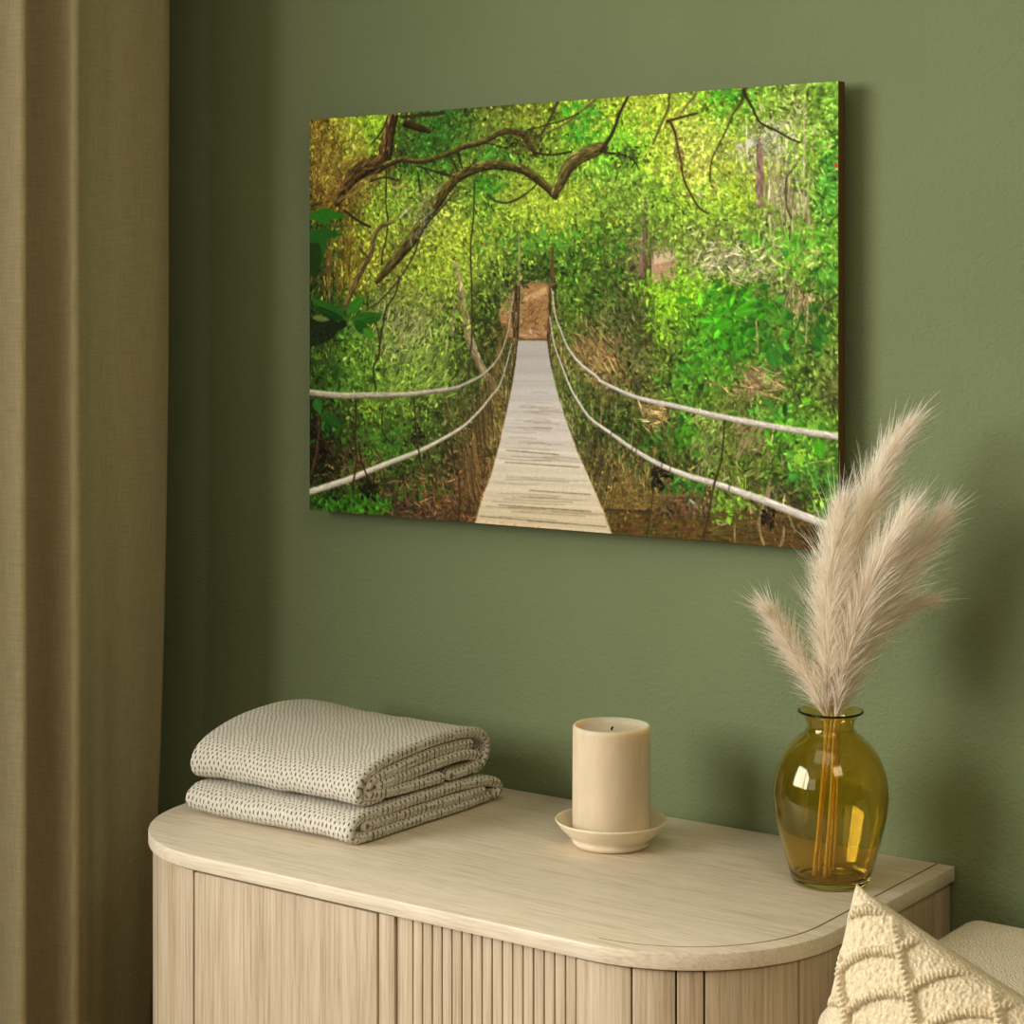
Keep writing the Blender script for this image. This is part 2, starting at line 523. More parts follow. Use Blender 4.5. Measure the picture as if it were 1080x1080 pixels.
    # dead ferns, straw, grasses and hanging fibres
    for (x, y, rx, ry, n, c, ang) in [(625, 372, 16, 12, 160, (165, 125, 75), (.8, .5)), (690, 438, 8, 6, 70, (185, 140, 90), (.3, .5)), (800, 400, 16, 8, 110, (170, 125, 90), (.2, .4)),
                                      (845, 322, 10, 10, 90, (175, 140, 100), (1.5, .3)), (830, 215, 14, 18, 220, (175, 165, 115), (1.55, .15)), (812, 160, 20, 18, 200, (180, 185, 160), (1.5, .6)),
                                      (770, 275, 26, 14, 220, (180, 175, 140), (-.4, .5)), (345, 170, 10, 34, 200, (165, 125, 45), (1.9, .5)), (380, 190, 16, 12, 160, (140, 100, 45), (-.6, .4)),
                                      (360, 280, 16, 26, 120, (155, 115, 35), (1.5, .25)), (420, 350, 26, 22, 260, (150, 160, 105), (2.2, .4)), (450, 395, 24, 16, 200, (135, 165, 85), (2.3, .4)),
                                      (510, 470, 22, 36, 260, (120, 95, 45), (1.5, .25)), (470, 520, 30, 14, 220, (125, 88, 50), (.4, .8)), (380, 490, 24, 14, 120, (110, 90, 45), (.3, .8)),
                                      (660, 505, 22, 16, 160, (135, 110, 55), (1.6, .5)), (775, 480, 24, 26, 200, (130, 120, 60), (1.5, .6)), (745, 460, 10, 20, 120, (140, 150, 95), (2.2, .5)),
                                      (590, 390, 6, 34, 120, (120, 110, 55), (1.3, .2)), (605, 440, 8, 24, 100, (140, 135, 80), (1.2, .3)), (790, 455, 10, 10, 90, (150, 120, 85), (2.3, .3)),
                                      (810, 540, 20, 12, 120, (120, 105, 65), (1.6, .6)), (640, 350, 26, 30, 160, (105, 100, 55), (1.2, .5)), (530, 420, 8, 34, 160, (130, 105, 55), (1.4, .15))]:
        stamps(n, blob(x, y, rx, ry), 7.5, .75, fixed(c, .25), angle=ang, win=13)
    stamps(900, zone(640, 884, 540, 585), 9, 1.0, fixed((98, 72, 28), .1), alpha=.75, angle=(0, .1), win=13)
    stamps(260, zone(640, 740, 520, 536), 7, 1.0, fixed((120, 95, 42), .15), angle=(.1, .3), win=13)
    stamps(160, zone(700, 750, 525, 545), 3, 1.5, fixed((85, 62, 48), .3))

    yy_, xx_ = np.mgrid[0:PH, 0:PW].astype(float)

    def spline(P):
        P = np.array(P, float)
        if len(P) < 3:
            t = np.linspace(0, 1, 24)[:, None]
            return P[0] * (1 - t) + P[-1] * t
        Q = np.vstack([2 * P[0] - P[1], P, 2 * P[-1] - P[-2]])
        out = []
        for i in range(1, len(Q) - 2):
            t = np.linspace(0, 1, 14, endpoint=False)[:, None]
            p0, p1, p2, p3 = Q[i - 1:i + 3]
            out.append(.5 * (2 * p1 + (p2 - p0) * t + (2 * p0 - 5 * p1 + 4 * p2 - p3) * t * t + (3 * p1 - p0 - 3 * p2 + p3) * t ** 3))
        return np.vstack(out + [P[-1:]])

    def stroke(P, widths, colour, top=None, under=None, grain=.16, alpha=1.0):
        """a limb, vine or rope; P holds (x, y), widths are read at its ends or per point; top / under tint the
        two sides of the limb"""
        P = np.array(P, float)
        wd = np.interp(np.linspace(0, 1, len(P)), np.linspace(0, 1, len(np.atleast_1d(widths))), np.atleast_1d(widths))
        S = spline(np.column_stack([P, wd]))
        x, y = canvas(S[:, 0], S[:, 1])
        hw = S[:, 2] * .5 * np.interp(S[:, 2], [3, 7, 13], [.85, 1.0, 1.2])
        m = hw.max() + 3
        x0, x1 = int(max(0, x.min() - m)), int(min(PW, x.max() + m + 1)); y0, y1 = int(max(0, y.min() - m)), int(min(PH, y.max() + m + 1))
        if x1 <= x0 or y1 <= y0:
            return
        X = xx_[y0:y1, x0:x1]; Y = yy_[y0:y1, x0:x1]
        best = np.full(X.shape, 1e9); side = np.zeros(X.shape); al = np.zeros(X.shape)
        run = 0.0
        for i in range(len(x) - 1):
            dx, dy = x[i + 1] - x[i], y[i + 1] - y[i]
            ll = dx * dx + dy * dy + 1e-9
            t = np.clip(((X - x[i]) * dx + (Y - y[i]) * dy) / ll, 0, 1)
            ex, ey = X - x[i] - t * dx, Y - y[i] - t * dy
            h = hw[i] * (1 - t) + hw[i + 1] * t
            d = np.hypot(ex, ey) / np.maximum(h, .45)
            q = d < best
            best = np.where(q, d, best); side = np.where(q, np.sign(ey + 1e-6) * d, side)
            al = np.where(q, run + t * math.sqrt(ll), al)
            run += math.sqrt(ll)
        soft = 1.0 / max(hw.mean(), .6)
        mk = np.clip((1 + soft * .5 - best) / soft, 0, 1)[..., None] * alpha
        c = np.broadcast_to(np.array(colour, float), X.shape + (3,)).copy()
        sd = np.clip(side, -1, 1)[..., None]
        if top is not None:
            c = np.where(sd < 0, c + (np.array(top, float) - c) * np.abs(sd) ** 1.2, c)
        if under is not None:
            c = np.where(sd > 0, c + (np.array(under, float) - c) * np.abs(sd) ** 1.2, c)
        if grain:
            tab = rng.normal(0, grain, (9, int(run / 5) + 3))
            g = tab[np.clip(((sd[..., 0] + 1) * 4.49).astype(int), 0, 8), np.clip((al / 5 + 1.5 * np.sin(sd[..., 0] * 5)).astype(int), 0, tab.shape[1] - 1)]
            c = c * np.exp(g)[..., None]
        img[y0:y1, x0:x1] = img[y0:y1, x0:x1] * (1 - mk) + c * mk

    def poly(P, colour, sig=.08, jag=0, streak=None, alpha=1.0):
        P = np.array(P, float)
        x, y = canvas(P[:, 0], P[:, 1])
        x0, x1 = int(max(0, x.min() - 1)), int(min(PW, x.max() + 2)); y0, y1 = int(max(0, y.min() - 1)), int(min(PH, y.max() + 2))
        acc = np.zeros((y1 - y0, x1 - x0))
        for oy in (.25, .75):
            for ox in (.25, .75):
                X = xx_[y0:y1, x0:x1] + ox - .5; Y = yy_[y0:y1, x0:x1] + oy - .5
                if jag:
                    X = X + jag * np.sin(Y * 1.9) * np.sin(Y * .77 + 1); Y = Y + jag * .5 * np.sin(X * 1.3)
                ins = np.zeros(X.shape, bool)
                for i in range(len(x)):
                    j = i - 1
                    ins ^= ((y[i] > Y) != (y[j] > Y)) & (X < (x[j] - x[i]) * (Y - y[i]) / (y[j] - y[i] + 1e-12) + x[i])
                acc += ins * .25
        c = np.array(colour, float) * np.exp(rng.normal(0, sig, acc.shape + (1,)))
        if streak:
            c = c * np.exp(streak * rng.normal(0, 1, (acc.shape[0], 1, 1)))
        mk = acc[..., None] * alpha
        img[y0:y1, x0:x1] = img[y0:y1, x0:x1] * (1 - mk) + c * mk

    DK = (52, 42, 26)
    # distant trunks, the far bank and the path
    stroke([(681, 213), (680, 246), (679.5, 264), (678, 290)], [6, 9, 9], (112, 92, 70), (140, 120, 95), (85, 66, 48))
    poly([(687, 266), (700, 262), (714, 262), (714, 297), (700, 300), (686, 299)], (182, 142, 104), .1, .6, .05)
    poly([(689, 268), (712, 265), (712, 274), (690, 279)], (214, 178, 145), .06, .6)
    stroke([(686, 252), (686.5, 275), (686, 299)], 2, (70, 62, 40))
    stamps(120, blob(712, 300, 18, 4), 4, 1.8, fixed((130, 200, 25)))
    stroke([(801, 148), (802, 180), (801, 216)], [7, 9, 8], (148, 114, 95), (165, 130, 110), (115, 92, 72))
    for k in range(26):
        x = rng.uniform(806, 862); y = rng.uniform(150, 215)
        stroke([(x, y), (x + rng.normal(0, 1.5), y + rng.uniform(18, 45))], rng.uniform(1, 2), np.array((175, 165, 120)) * rng.uniform(.6, 1.1), alpha=.7)
    stroke([(848, 104), (848, 142), (848, 181), (848, 230)], 2.2, (192, 182, 122))
    stroke([(481, 280), (486, 303), (489, 324), (495, 354), (502.6, 376), (510, 391), (520, 406)], [9, 10, 11, 10, 11], (142, 126, 88), (160, 144, 100), (112, 98, 60), .2)
    stroke([(480, 321), (476.5, 353)], 4, (142, 122, 90))
    poly([(550, 299), (566, 297), (579, 299), (577, 358), (546, 358), (531, 352), (526, 329), (535, 313)], (166, 122, 72), .12, .7, .04)
    poly([(551, 314), (576, 302), (577, 309), (552, 319)], (206, 160, 102), .08, .5)
    stamps(120, blob(562, 335, 9, 10), 5, .9, fixed((140, 98, 55)), angle=(-.6, .3), win=10)
    stamps(40, blob(560, 350, 10, 3), 5, 1.2, fixed((178, 134, 100)), angle=(0, .2), win=10)
    stamps(120, blob(563, 288, 16, 6), 5, 1.8, fixed((45, 70, 32), .25))
    stroke([(547.8, 246), (547.8, 280), (548.5, 309), (550, 340)], [3, 3, 4], (148, 130, 88))
    stroke([(582.5, 262), (583, 298)], 5, (108, 76, 36))
    for x, y, rx, ry, n, c in [(681, 232, 10, 12, 90, (110, 150, 45)), (700, 262, 22, 5, 90, (110, 130, 70)), (716, 280, 6, 14, 70, (120, 160, 50)), (802, 150, 9, 8, 60, (150, 150, 120)), (800, 222, 12, 8, 60, (120, 150, 60)),
                               (486, 282, 8, 10, 90, (165, 180, 50)), (489, 330, 8, 10, 50, (130, 150, 50)), (684, 300, 18, 4, 70, (110, 140, 45)), (540, 318, 8, 8, 40, (100, 110, 45)), (530, 352, 6, 8, 40, (95, 85, 40))]:
        stamps(n, blob(x, y, rx, ry), 3.2, 1.4, fixed(c, .25))
    # limbs and vines
    stroke([(414.8, 122), (409, 146), (403, 169), (386, 177), (370, 188), (357, 211)], [14, 17, 20, 18, 18, 14], (74, 56, 30), (118, 92, 42), (38, 30, 16), .35)
    stroke([(424, 123), (446, 121), (468, 119)], 5, (62, 50, 30))
    stroke([(428, 130), (442, 134), (453, 138)], [9, 9, 6], (56, 44, 20), (84, 66, 30), (28, 24, 12))
    for k in range(70):
        x = rng.uniform(330, 385); y = rng.uniform(128, 215); a = rng.normal(2.0, .5); l = rng.uniform(8, 26)
        stroke([(x, y), (x + l * .5 * math.cos(a) + rng.normal(0, 2), y + l * .5 * math.sin(a)), (x + l * math.cos(a), y + l * math.sin(a))], rng.uniform(1, 1.8),
               np.array((158, 122, 48)) * rng.uniform(.45, 1.1), grain=.1, alpha=.85)
    for k in range(40):
        x = rng.uniform(362, 408); y = rng.uniform(160, 205); l = rng.uniform(8, 22)
        stroke([(x, y), (x - l * .6, y + l * .45)], rng.uniform(1, 2), np.array((150, 110, 55)) * rng.uniform(.3, 1.15), grain=.1, alpha=.85)
    for k in range(22):
        x = rng.uniform(335, 380); y = rng.uniform(235, 275)
        stroke([(x, y), (x + rng.normal(0, 2), y + rng.uniform(20, 50))], rng.uniform(1.5, 3), np.array((125, 90, 32)) * rng.uniform(.6, 1.2), alpha=.8)
    stroke([(470, 193.7), (453, 205), (440, 222)], 2, (150, 140, 115))
    stroke([(407, 174), (424, 168), (441, 170), (453, 168), (480, 159), (488, 155), (510, 149), (526, 141), (538, 138), (553, 142), (559, 152), (565, 161)], [8, 6, 7, 7, 8, 7], (76, 62, 30), (122, 112, 44), (38, 30, 16), .25)
    stamps(130, blob(557, 150, 8, 8), 4, 1.5, fixed((70, 58, 28), .35))
    stroke([(565, 161), (583, 163), (603, 159.5)], 3, DK)
    stroke([(588.5, 107), (580, 126), (571, 142)], [5, 4], (84, 66, 32))
    stroke([(629, 103), (612, 118), (596, 130), (578, 139)], 3, (118, 92, 48), (160, 130, 70), (70, 54, 30))
    stroke([(610, 119), (596, 126), (578, 131), (556, 137)], 2, DK)
    stroke([(398, 296), (409, 283), (421, 268), (436, 250), (443, 238), (451, 225), (462, 211), (473, 196), (485, 185), (502, 177), (519, 173.5), (537, 175), (553, 179), (568, 189), (580, 199), (586, 206)],
           [8, 13, 15, 16, 15, 13, 12, 11, 10, 10, 10, 9], (82, 70, 30), (128, 120, 50), (36, 30, 14), .25)
    stamps(60, blob(447, 232, 6, 8), 4, 1.5, fixed((120, 135, 95), .2))
    stroke([(585, 205), (592, 191), (600, 175), (612, 165), (630, 157), (638, 155)], [9, 13, 15, 14, 10], (96, 84, 38), (128, 114, 56), (54, 44, 22), .25)
    stroke([(634, 158), (645.5, 141), (654, 118.5), (663, 100)], [6, 5, 4], (66, 48, 30), (90, 70, 44), (34, 26, 18))
    stroke([(638, 161), (657, 163), (669, 169), (674, 178)], [4, 3, 2], DK)
    stamps(90, blob(662, 166, 10, 6), 3, 1.4, fixed((60, 66, 34), .3))
    stroke([(514, 204), (522, 211), (534, 213.5), (547, 209), (557, 202.5), (566, 194)], [2, 3, 3.5, 3, 2.5], (50, 42, 30), (104, 94, 70))
    stroke([(501, 190), (500.5, 208), (499.5, 232), (497.5, 250), (496.7, 265), (498, 309), (498, 354), (496, 375)], 2.8, (60, 50, 34))
    stroke([(408, 179), (407.4, 214), (409.5, 233), (407.4, 252), (404, 266), (403, 279)], 2.8, DK)
    stroke([(415, 233), (400, 240), (394, 252), (391, 268), (382, 284), (373, 302), (365, 321)], [5, 7, 8, 8, 8, 9], (98, 82, 40), (134, 114, 58), (60, 50, 26), .25)
    stroke([(480, 202), (465, 220), (450, 236), (443, 250), (437, 268), (424, 290), (412, 305), (400, 318), (387, 326)], [3.4, 3.2, 3, 2.5], (54, 44, 28), (120, 108, 80))
    stroke([(421, 292), (418, 308), (407.4, 326), (404.4, 342), (400.7, 363), (400, 374), (394, 388), (397, 411)], 2.8, DK)
    stroke([(397, 339), (400.5, 357)], 2.5, DK)
    for P, wd in [([(441, 175), (456, 179.6), (474, 186)], 2.5), ([(446, 176), (462, 193)], 2), ([(441.5, 181), (443.7, 202)], 2.5), ([(483, 162), (488, 177)], 3), ([(476, 165), (483, 180)], 3),
                  ([(409, 123), (403, 138), (392, 152)], 3), ([(391, 191), (406, 187), (421, 190)], 3), ([(364, 222), (379, 233), (391, 239)], 4), ([(480, 186), (471, 183), (462, 180)], 2),
                  ([(490, 182), (497, 174), (502, 168)], 2), ([(509, 150), (520, 152), (532, 155), (545, 153)], 2), ([(423, 134), (430, 124)], 2), ([(380, 262), (389, 272)], 2.5)]:
        stroke(P, wd, DK)
    stroke([(422, 229), (432, 219)], 2.2, (205, 190, 160))
    stroke([(736, 119), (720, 123), (704, 127.5)], [3, 4], (72, 52, 30))
    stroke([(707, 128), (712, 139), (715, 154), (719, 172), (721, 187), (728.5, 204), (737, 218), (747, 225)], [4, 3.5, 3, 2.5], (74, 54, 34))
    stamps(40, blob(716, 160, 3, 8), 3, 1.2, fixed((105, 80, 50), .3))
    stroke([(706, 97), (704.8, 114), (697, 132), (689, 151)], [3, 4, 3], (104, 82, 40))
    stroke([(734, 100), (725, 110), (719.6, 118)], 3.5, (124, 108, 82))
    stroke([(786, 92), (783, 105), (772.6, 121.5), (766.7, 136), (756, 157), (750, 172), (749, 190)], [6, 2.6, 2.4, 3], (88, 66, 34))
    stroke([(784, 95), (788, 103), (795, 116), (802, 129), (820, 138), (832, 145), (844, 150)], [4, 3, 2.5], (58, 46, 26))
    stroke([(841, 172), (830, 187), (829, 199), (830, 218), (835, 230)], [2, 3, 3], (84, 66, 42))
    stroke([(884, 226), (874, 236)], 2, (60, 50, 34)); stroke([(884, 310), (872, 318)], 2, (60, 46, 30))
    stroke([(852, 310), (851.5, 335), (850, 360)], 2, (172, 160, 110)); stroke([(850, 318), (843, 340), (836, 352), (830, 362)], 1.8, (74, 62, 36))
    stroke([(797.5, 338), (799, 355), (799, 372)], 2, (170, 155, 100)); stroke([(833, 240), (833, 252)], 1.8, (90, 64, 36))
    # single large leaves
    def leaf(x0, y0, x1, y1, wd, c, sig=.06):
        t = np.linspace(0, 1, 12); dx, dy = x1 - x0, y1 - y0; n = math.hypot(dx, dy)
        h = wd * .5 * np.sin(np.pi * t ** .8) ** .8
        a = np.column_stack([x0 + dx * t - dy / n * h, y0 + dy * t + dx / n * h]); b = np.column_stack([x0 + dx * t + dy / n * h, y0 + dy * t - dx / n * h])
        poly(np.vstack([a, b[::-1]]), c, sig)
        stroke([(x0, y0), (x1, y1)], 1.1, np.array(c, float) * 1.35 + 8, alpha=.5)
    poly([(327, 226), (333, 222), (342, 219), (352, 222), (367, 228), (356, 231), (349, 231), (344, 238), (337, 233), (327, 231)], (8, 112, 22), .06)
    poly([(327, 243), (336, 241), (346, 241), (363, 247), (352, 250), (346, 252), (343, 266), (338, 284), (327, 288)], (10, 92, 24), .1)
    poly([(327, 256), (337, 256), (340, 270), (336, 290), (327, 292)], (20, 62, 24), .12)
    poly([(327, 335), (345, 333), (362, 342), (352, 356), (340, 362), (327, 366)], (28, 42, 24), .25)
    leaf(366, 337, 328, 314, 13, (14, 96, 30)); leaf(364, 338, 330, 322, 8, (8, 66, 22)); leaf(330, 334, 348, 337, 7, (98, 108, 52))
    leaf(366, 331, 385, 312, 12, (24, 116, 26)); leaf(370, 337, 405, 331, 11, (16, 100, 24)); leaf(374, 339, 392, 352, 12, (10, 84, 20)); leaf(384, 346, 395, 357, 9, (34, 128, 26))
    leaf(384, 338, 402, 336, 8, (14, 90, 22)); leaf(366, 338, 354, 348, 8, (24, 40, 20)); leaf(333, 420, 338, 436, 10, (16, 104, 30)); leaf(342, 436, 360, 450, 10, (14, 84, 24))
    leaf(863, 462, 866, 484, 12, (44, 168, 24)); leaf(862, 452, 870, 448, 7, (30, 130, 40)); leaf(866, 330, 870, 342, 7, (14, 92, 34)); leaf(858, 344, 872, 356, 9, (18, 110, 36))
    leaf(856, 355, 868, 368, 9, (20, 116, 34)); leaf(868, 352, 874, 364, 7, (30, 130, 40)); leaf(828, 336, 840, 331, 6, (16, 104, 34)); leaf(842, 336, 850, 333, 5, (16, 96, 34))
    leaf(812, 366, 818, 388, 14, (24, 130, 34)); leaf(826, 372, 836, 384, 9, (14, 100, 40)); leaf(754, 345, 772, 338, 11, (26, 168, 20)); leaf(776, 330, 796, 326, 10, (40, 170, 24))
    leaf(800, 304, 814, 300, 6, (12, 108, 40)); leaf(826, 270, 832, 264, 7, (20, 150, 34)); leaf(846, 424, 856, 421, 8, (90, 190, 30)); leaf(738, 404, 741, 412, 6, (20, 70, 34)); leaf(722, 404, 725, 413, 6, (20, 70, 34))
    leaf(768, 545, 770, 553, 6, (120, 200, 36)); leaf(868, 538, 870, 548, 8, (24, 130, 46)); leaf(840, 478, 846, 490, 12, (128, 198, 44))
    leaf(804, 424, 812, 424, 5, (30, 130, 30)); leaf(828, 424, 828, 440, 5, (14, 70, 26))
    poly([(880, 171), (883, 171), (884, 176), (880, 176)], (208, 78, 22), .05); poly([(880, 177), (884, 177), (884, 180)], (235, 220, 190), .02)
    poly([(786, 150), (790, 147), (795, 150), (793, 155), (787, 156)], (222, 212, 198), .03); poly([(776, 153), (783, 150), (784, 156)], (215, 205, 180), .04)
    # undergrowth of the river bank
    stroke([(638, 537), (660, 538), (684, 539)], 2.4, (58, 42, 32), grain=.3)
    stroke([(690, 516), (682.6, 565)], 2, (66, 50, 24))
    for P, wd in [([(805, 532), (800.7, 550), (803, 565), (807, 577)], 3.6), ([(827, 556), (826, 567), (822, 578)], 3.4), ([(832, 543), (839, 561)], 2), ([(775, 552), (775, 575)], 2), ([(812, 506), (808, 526)], 4),
                  ([(810, 472), (810, 489)], 2), ([(825, 482), (826, 494)], 2), ([(796, 448), (788, 468), (780, 478)], 2.2), ([(790, 460), (778, 474)], 1.6), ([(668, 445), (666, 470)], 1.8),
                  ([(634, 425), (634, 446)], 1.6), ([(650, 424), (650, 446)], 1.4), ([(624, 422), (625, 446)], 1.6), ([(732, 530), (741, 542)], 1.4)]:
        stroke(P, wd, (142, 124, 80))
    stroke([(728, 527), (732, 530)], 2.5, (170, 195, 200)); stroke([(763, 506), (769, 503)], 2.2, (205, 200, 175)); stroke([(853, 488), (864, 486), (876, 486)], 1.6, (170, 180, 130))
    stroke([(756, 551), (762, 553), (768, 550)], 1.3, (180, 170, 130))
    for x, y, r in [(338, 470, 9), (333, 455, 6), (341, 492, 9), (386, 512, 6), (391, 515, 6), (440, 455, 5), (810, 545, 6), (700, 497, 7), (693, 505, 6)]:
        stamps(26, blob(x, y, r * .6, r), 5, 1.8, fixed((26, 24, 14), .3), win=10)
    for P, wd in [([(375.5, 422), (375.5, 461), (376, 485), (372, 517)], 3.8), ([(379, 465), (382, 486), (387, 503)], 3.4), ([(437, 419), (441, 473), (446, 494)], 3), ([(404, 427), (404, 454), (415, 469)], 2.4),
                  ([(475.5, 460), (480, 490), (485, 511), (484, 547)], 2.8), ([(335, 438), (336, 470), (330, 500)], 6), ([(342, 462), (352, 482)], 3), ([(508, 440), (512, 478), (510, 510)], 1.6),
                  ([(497, 449), (499, 490)], 1.5), ([(518, 424), (521, 462)], 1.5), ([(452, 470), (453, 505)], 1.5)]:
        stroke(P, wd, (58, 42, 26), (92, 68, 42), (34, 26, 16), .25)
    # the far posts and the rope netting beside the deck
    for x0, y0, x1, y1 in [(543, 352, 500, 548), (541, 360, 507, 540)]:
        for k in range(34):
            t = k / 33.0
            xb = x0 + (x1 - x0) * t ** .75; yb = y0 + (y1 - y0) * t
            stroke([(xb - 1 - 12 * t, yb - 26 - 30 * t), (xb - 2 - 4 * t, yb - 8), (xb, yb)], 1 + .9 * t, np.array((120, 96, 50)) * rng.uniform(.4, 1.25), alpha=.75)
    for k in range(34):
        t = k / 33.0
        xb = 579 + 60 * t ** 1.15; yb = 362 + 190 * t
        stroke([(xb + 2 + 10 * t, yb - 24 - 20 * t), (xb + 2 + 3 * t, yb - 8), (xb, yb)], 1 + .7 * t, np.array((105, 95, 50)) * rng.uniform(.4, 1.2), alpha=.7)
    stroke([(544, 300), (543, 331), (544.5, 358), (541, 385), (537, 408)], [7, 8, 8, 6, 4], (92, 74, 42), (120, 100, 62), (40, 32, 18), .3)
    stroke([(548, 302), (547, 340), (546, 362)], 2.5, (50, 38, 20))
    stroke([(581, 298), (579.6, 331), (579, 358), (582, 385)], [5, 5, 5, 3], (88, 64, 36), (118, 90, 56), (50, 36, 20), .3)
    stroke([(585, 298), (587, 325)], 3, (70, 52, 28)); stroke([(573, 296), (581, 300), (590, 297)], 2.2, (128, 104, 70))
    # deck of the bridge
    L = np.array([(546.7, 359), (544, 385), (540, 410), (534, 438), (527, 469), (519, 499), (508.5, 527), (501.5, 553)], float)
    Rr = np.array([(577, 359), (581, 385), (587, 410), (596, 440), (608, 474), (621, 503), (634, 533), (646, 565)], float)
    poly(np.vstack([L, Rr[::-1]]), (186, 178, 160), .02)
    ts = np.linspace(0, 1, 200) ** 1.0
    li = np.linspace(0, 1, len(L))
    for i in range(len(ts) - 1):
        a, b = ts[i], ts[i + 1] + .002
        q = [(np.interp(a, li, L[:, 0]), np.interp(a, li, L[:, 1])), (np.interp(a, li, Rr[:, 0]), np.interp(a, li, Rr[:, 1])),
             (np.interp(b, li, Rr[:, 0]), np.interp(b, li, Rr[:, 1])), (np.interp(b, li, L[:, 0]), np.interp(b, li, L[:, 1]))]
        c = np.array([np.interp(a, [0, .25, .5, .7, 1], v) for v in ((168, 184, 202, 210, 206), (164, 178, 192, 197, 188), (158, 172, 182, 172, 146))])
        ph = (a * 7) ** 1.15
        poly(q, c * (1 + .03 * math.sin(9 * ph) + rng.normal(0, .012 + .02 * a)), .02 + .02 * a)
    for k in range(46):
        t = .3 + .7 * rng.uniform(0, 1) ** .7
        xl, yl, xr, yr = np.interp(t, li, L[:, 0]), np.interp(t, li, L[:, 1]), np.interp(t, li, Rr[:, 0]), np.interp(t, li, Rr[:, 1])
        a = rng.uniform(0, .6); b = min(1, a + rng.uniform(.25, .7)); sag = rng.normal(0, .8)
        stroke([(xl + (xr - xl) * a, yl + (yr - yl) * a), (xl + (xr - xl) * (a + b) / 2, yl + (yr - yl) * (a + b) / 2 + sag), (xl + (xr - xl) * b, yl + (yr - yl) * b)],
               .7 + .6 * t, np.array((135, 116, 84)) * rng.uniform(.75, 1.2), grain=.1, alpha=.3 + .4 * t)
    for t, a, b in [(.66, .12, .95), (.885, .15, .9), (.955, .02, .98), (.60, .1, .75), (.8, .4, .95)]:
        xl, yl, xr, yr = np.interp(t, li, L[:, 0]), np.interp(t, li, L[:, 1]), np.interp(t, li, Rr[:, 0]), np.interp(t, li, Rr[:, 1])
        stroke([(xl + (xr - xl) * a, yl + (yr - yl) * a - 1), (xl + (xr - xl) * b, yl + (yr - yl) * b + .5)], 1.5, (104, 82, 56), grain=.2, alpha=.8)
    stroke([(503, 548.5), (570, 556), (644, 564)], 2.4, (226, 186, 136), grain=.1)
    for E_, o in ((L, -.3), (Rr, .3)):
        stroke([(p[0] + o, p[1]) for p in E_[3:]], [1, 1.6, 2.4], (206, 170, 108), grain=.3, alpha=.6)
    stroke([(546, 357.5), (577, 357.5)], 2, (92, 72, 50))
    # ropes
    stroke([(326, 413.5), (357, 416.8), (387, 416.5), (424, 416), (453, 413), (480, 409), (489, 405.5), (507, 396.7), (520, 385), (529, 371.5), (535, 354), (538, 340), (542, 308)],
           [8, 8, 7.5, 6.5, 6, 5, 4.2, 3.6, 3.2, 2.8, 2.4, 2, 1.5], (168, 158, 136), (206, 198, 180), (92, 80, 58), .1)
    stroke([(326, 519), (349.6, 511.5), (372, 504), (387, 497.5), (409, 488.5), (441.5, 476), (465, 464), (479, 456), (492, 447), (507, 432), (517.4, 419), (524.8, 410), (529, 402), (535, 383), (540, 362)],
           [8, 8, 8, 7.5, 7, 6, 5, 4.5, 4, 3.4, 3, 2.8, 2.5, 2, 1.5], (196, 190, 168), (224, 218, 200), (112, 100, 76), .09)
    stroke([(582, 304), (586, 333), (591.5, 348), (599, 366), (611, 382), (630, 397.5), (636, 403), (671, 418.5), (710, 427.5), (760, 439), (825, 451), (886, 460.5)],
           [1.6, 2.2, 2.6, 3, 3.6, 4, 4.4, 5, 6, 6.6, 7, 7.6], (206, 198, 188), (232, 226, 216), (128, 112, 96), .08)
    stroke([(580, 333), (584, 360), (591.5, 382), (602, 409), (612, 426), (623, 441), (645.5, 457.5), (672, 476), (699, 491), (726, 501.5), (752, 509), (770, 515), (804, 527), (835, 539), (873, 554)],
           [1.4, 2, 2.4, 3, 3.4, 4, 4.6, 5.4, 6, 6.6, 7, 7.4, 8, 8.6, 9], (212, 204, 194), (236, 230, 220), (132, 116, 100), .08)
    stroke([(764.5, 443), (760.7, 484), (753, 512), (746, 547), (739.5, 571)], [2.6, 3, 3.2, 2.8, 2.2], (62, 46, 26), (96, 74, 44), (36, 26, 16), .25)
    for x, y in [(645, 456), (667, 472), (671, 475), (698, 490), (707, 493), (769, 514)]:
        stroke([(x + 1, y - 3.6), (x - .6, y + 3.6)], 1.6, (86, 66, 46))
    stroke([(375.8, 494), (374, 503), (371.5, 512)], 3.4, (66, 46, 28)); stroke([(383.5, 489), (386, 498), (390, 505)], 2.8, (50, 36, 22)); stroke([(441, 470), (443.5, 482)], 2.4, (50, 38, 22))
    p = np.pad(img, ((1, 1), (1, 1), (0, 0)), mode='edge')
    soft = (p[:-2, 1:-1] + p[2:, 1:-1] + p[1:-1, :-2] + p[1:-1, 2:]) * .25
    img = img * .55 + soft * .45
    r_, g_, b_ = img[..., 0], img[..., 1], img[..., 2]
    leafy = np.clip((g_ - np.maximum(r_, b_)) / 40, 0, 1)
    img[..., 0] = r_ + leafy * .30 * (g_ - r_)
    img[..., 2] = np.where(b_ > .28 * g_, b_ + leafy * (.28 * g_ - b_) * .85, b_)
    lime = np.clip((np.minimum(r_, g_) - 1.8 * b_) / 60, 0, 1)
    img[..., 0] = img[..., 0] * (1 - .10 * lime)
    img[..., 1] = img[..., 1] * (1 + .02 * lime)
    grey = img.mean(-1, keepdims=True)
    img = grey + (img - grey) * .80
    img = np.where(img < 128, 128 * (np.clip(img, 0, 255) / 128) ** 1.12, img)
    return np.clip(img, 2, 250) / 255.0
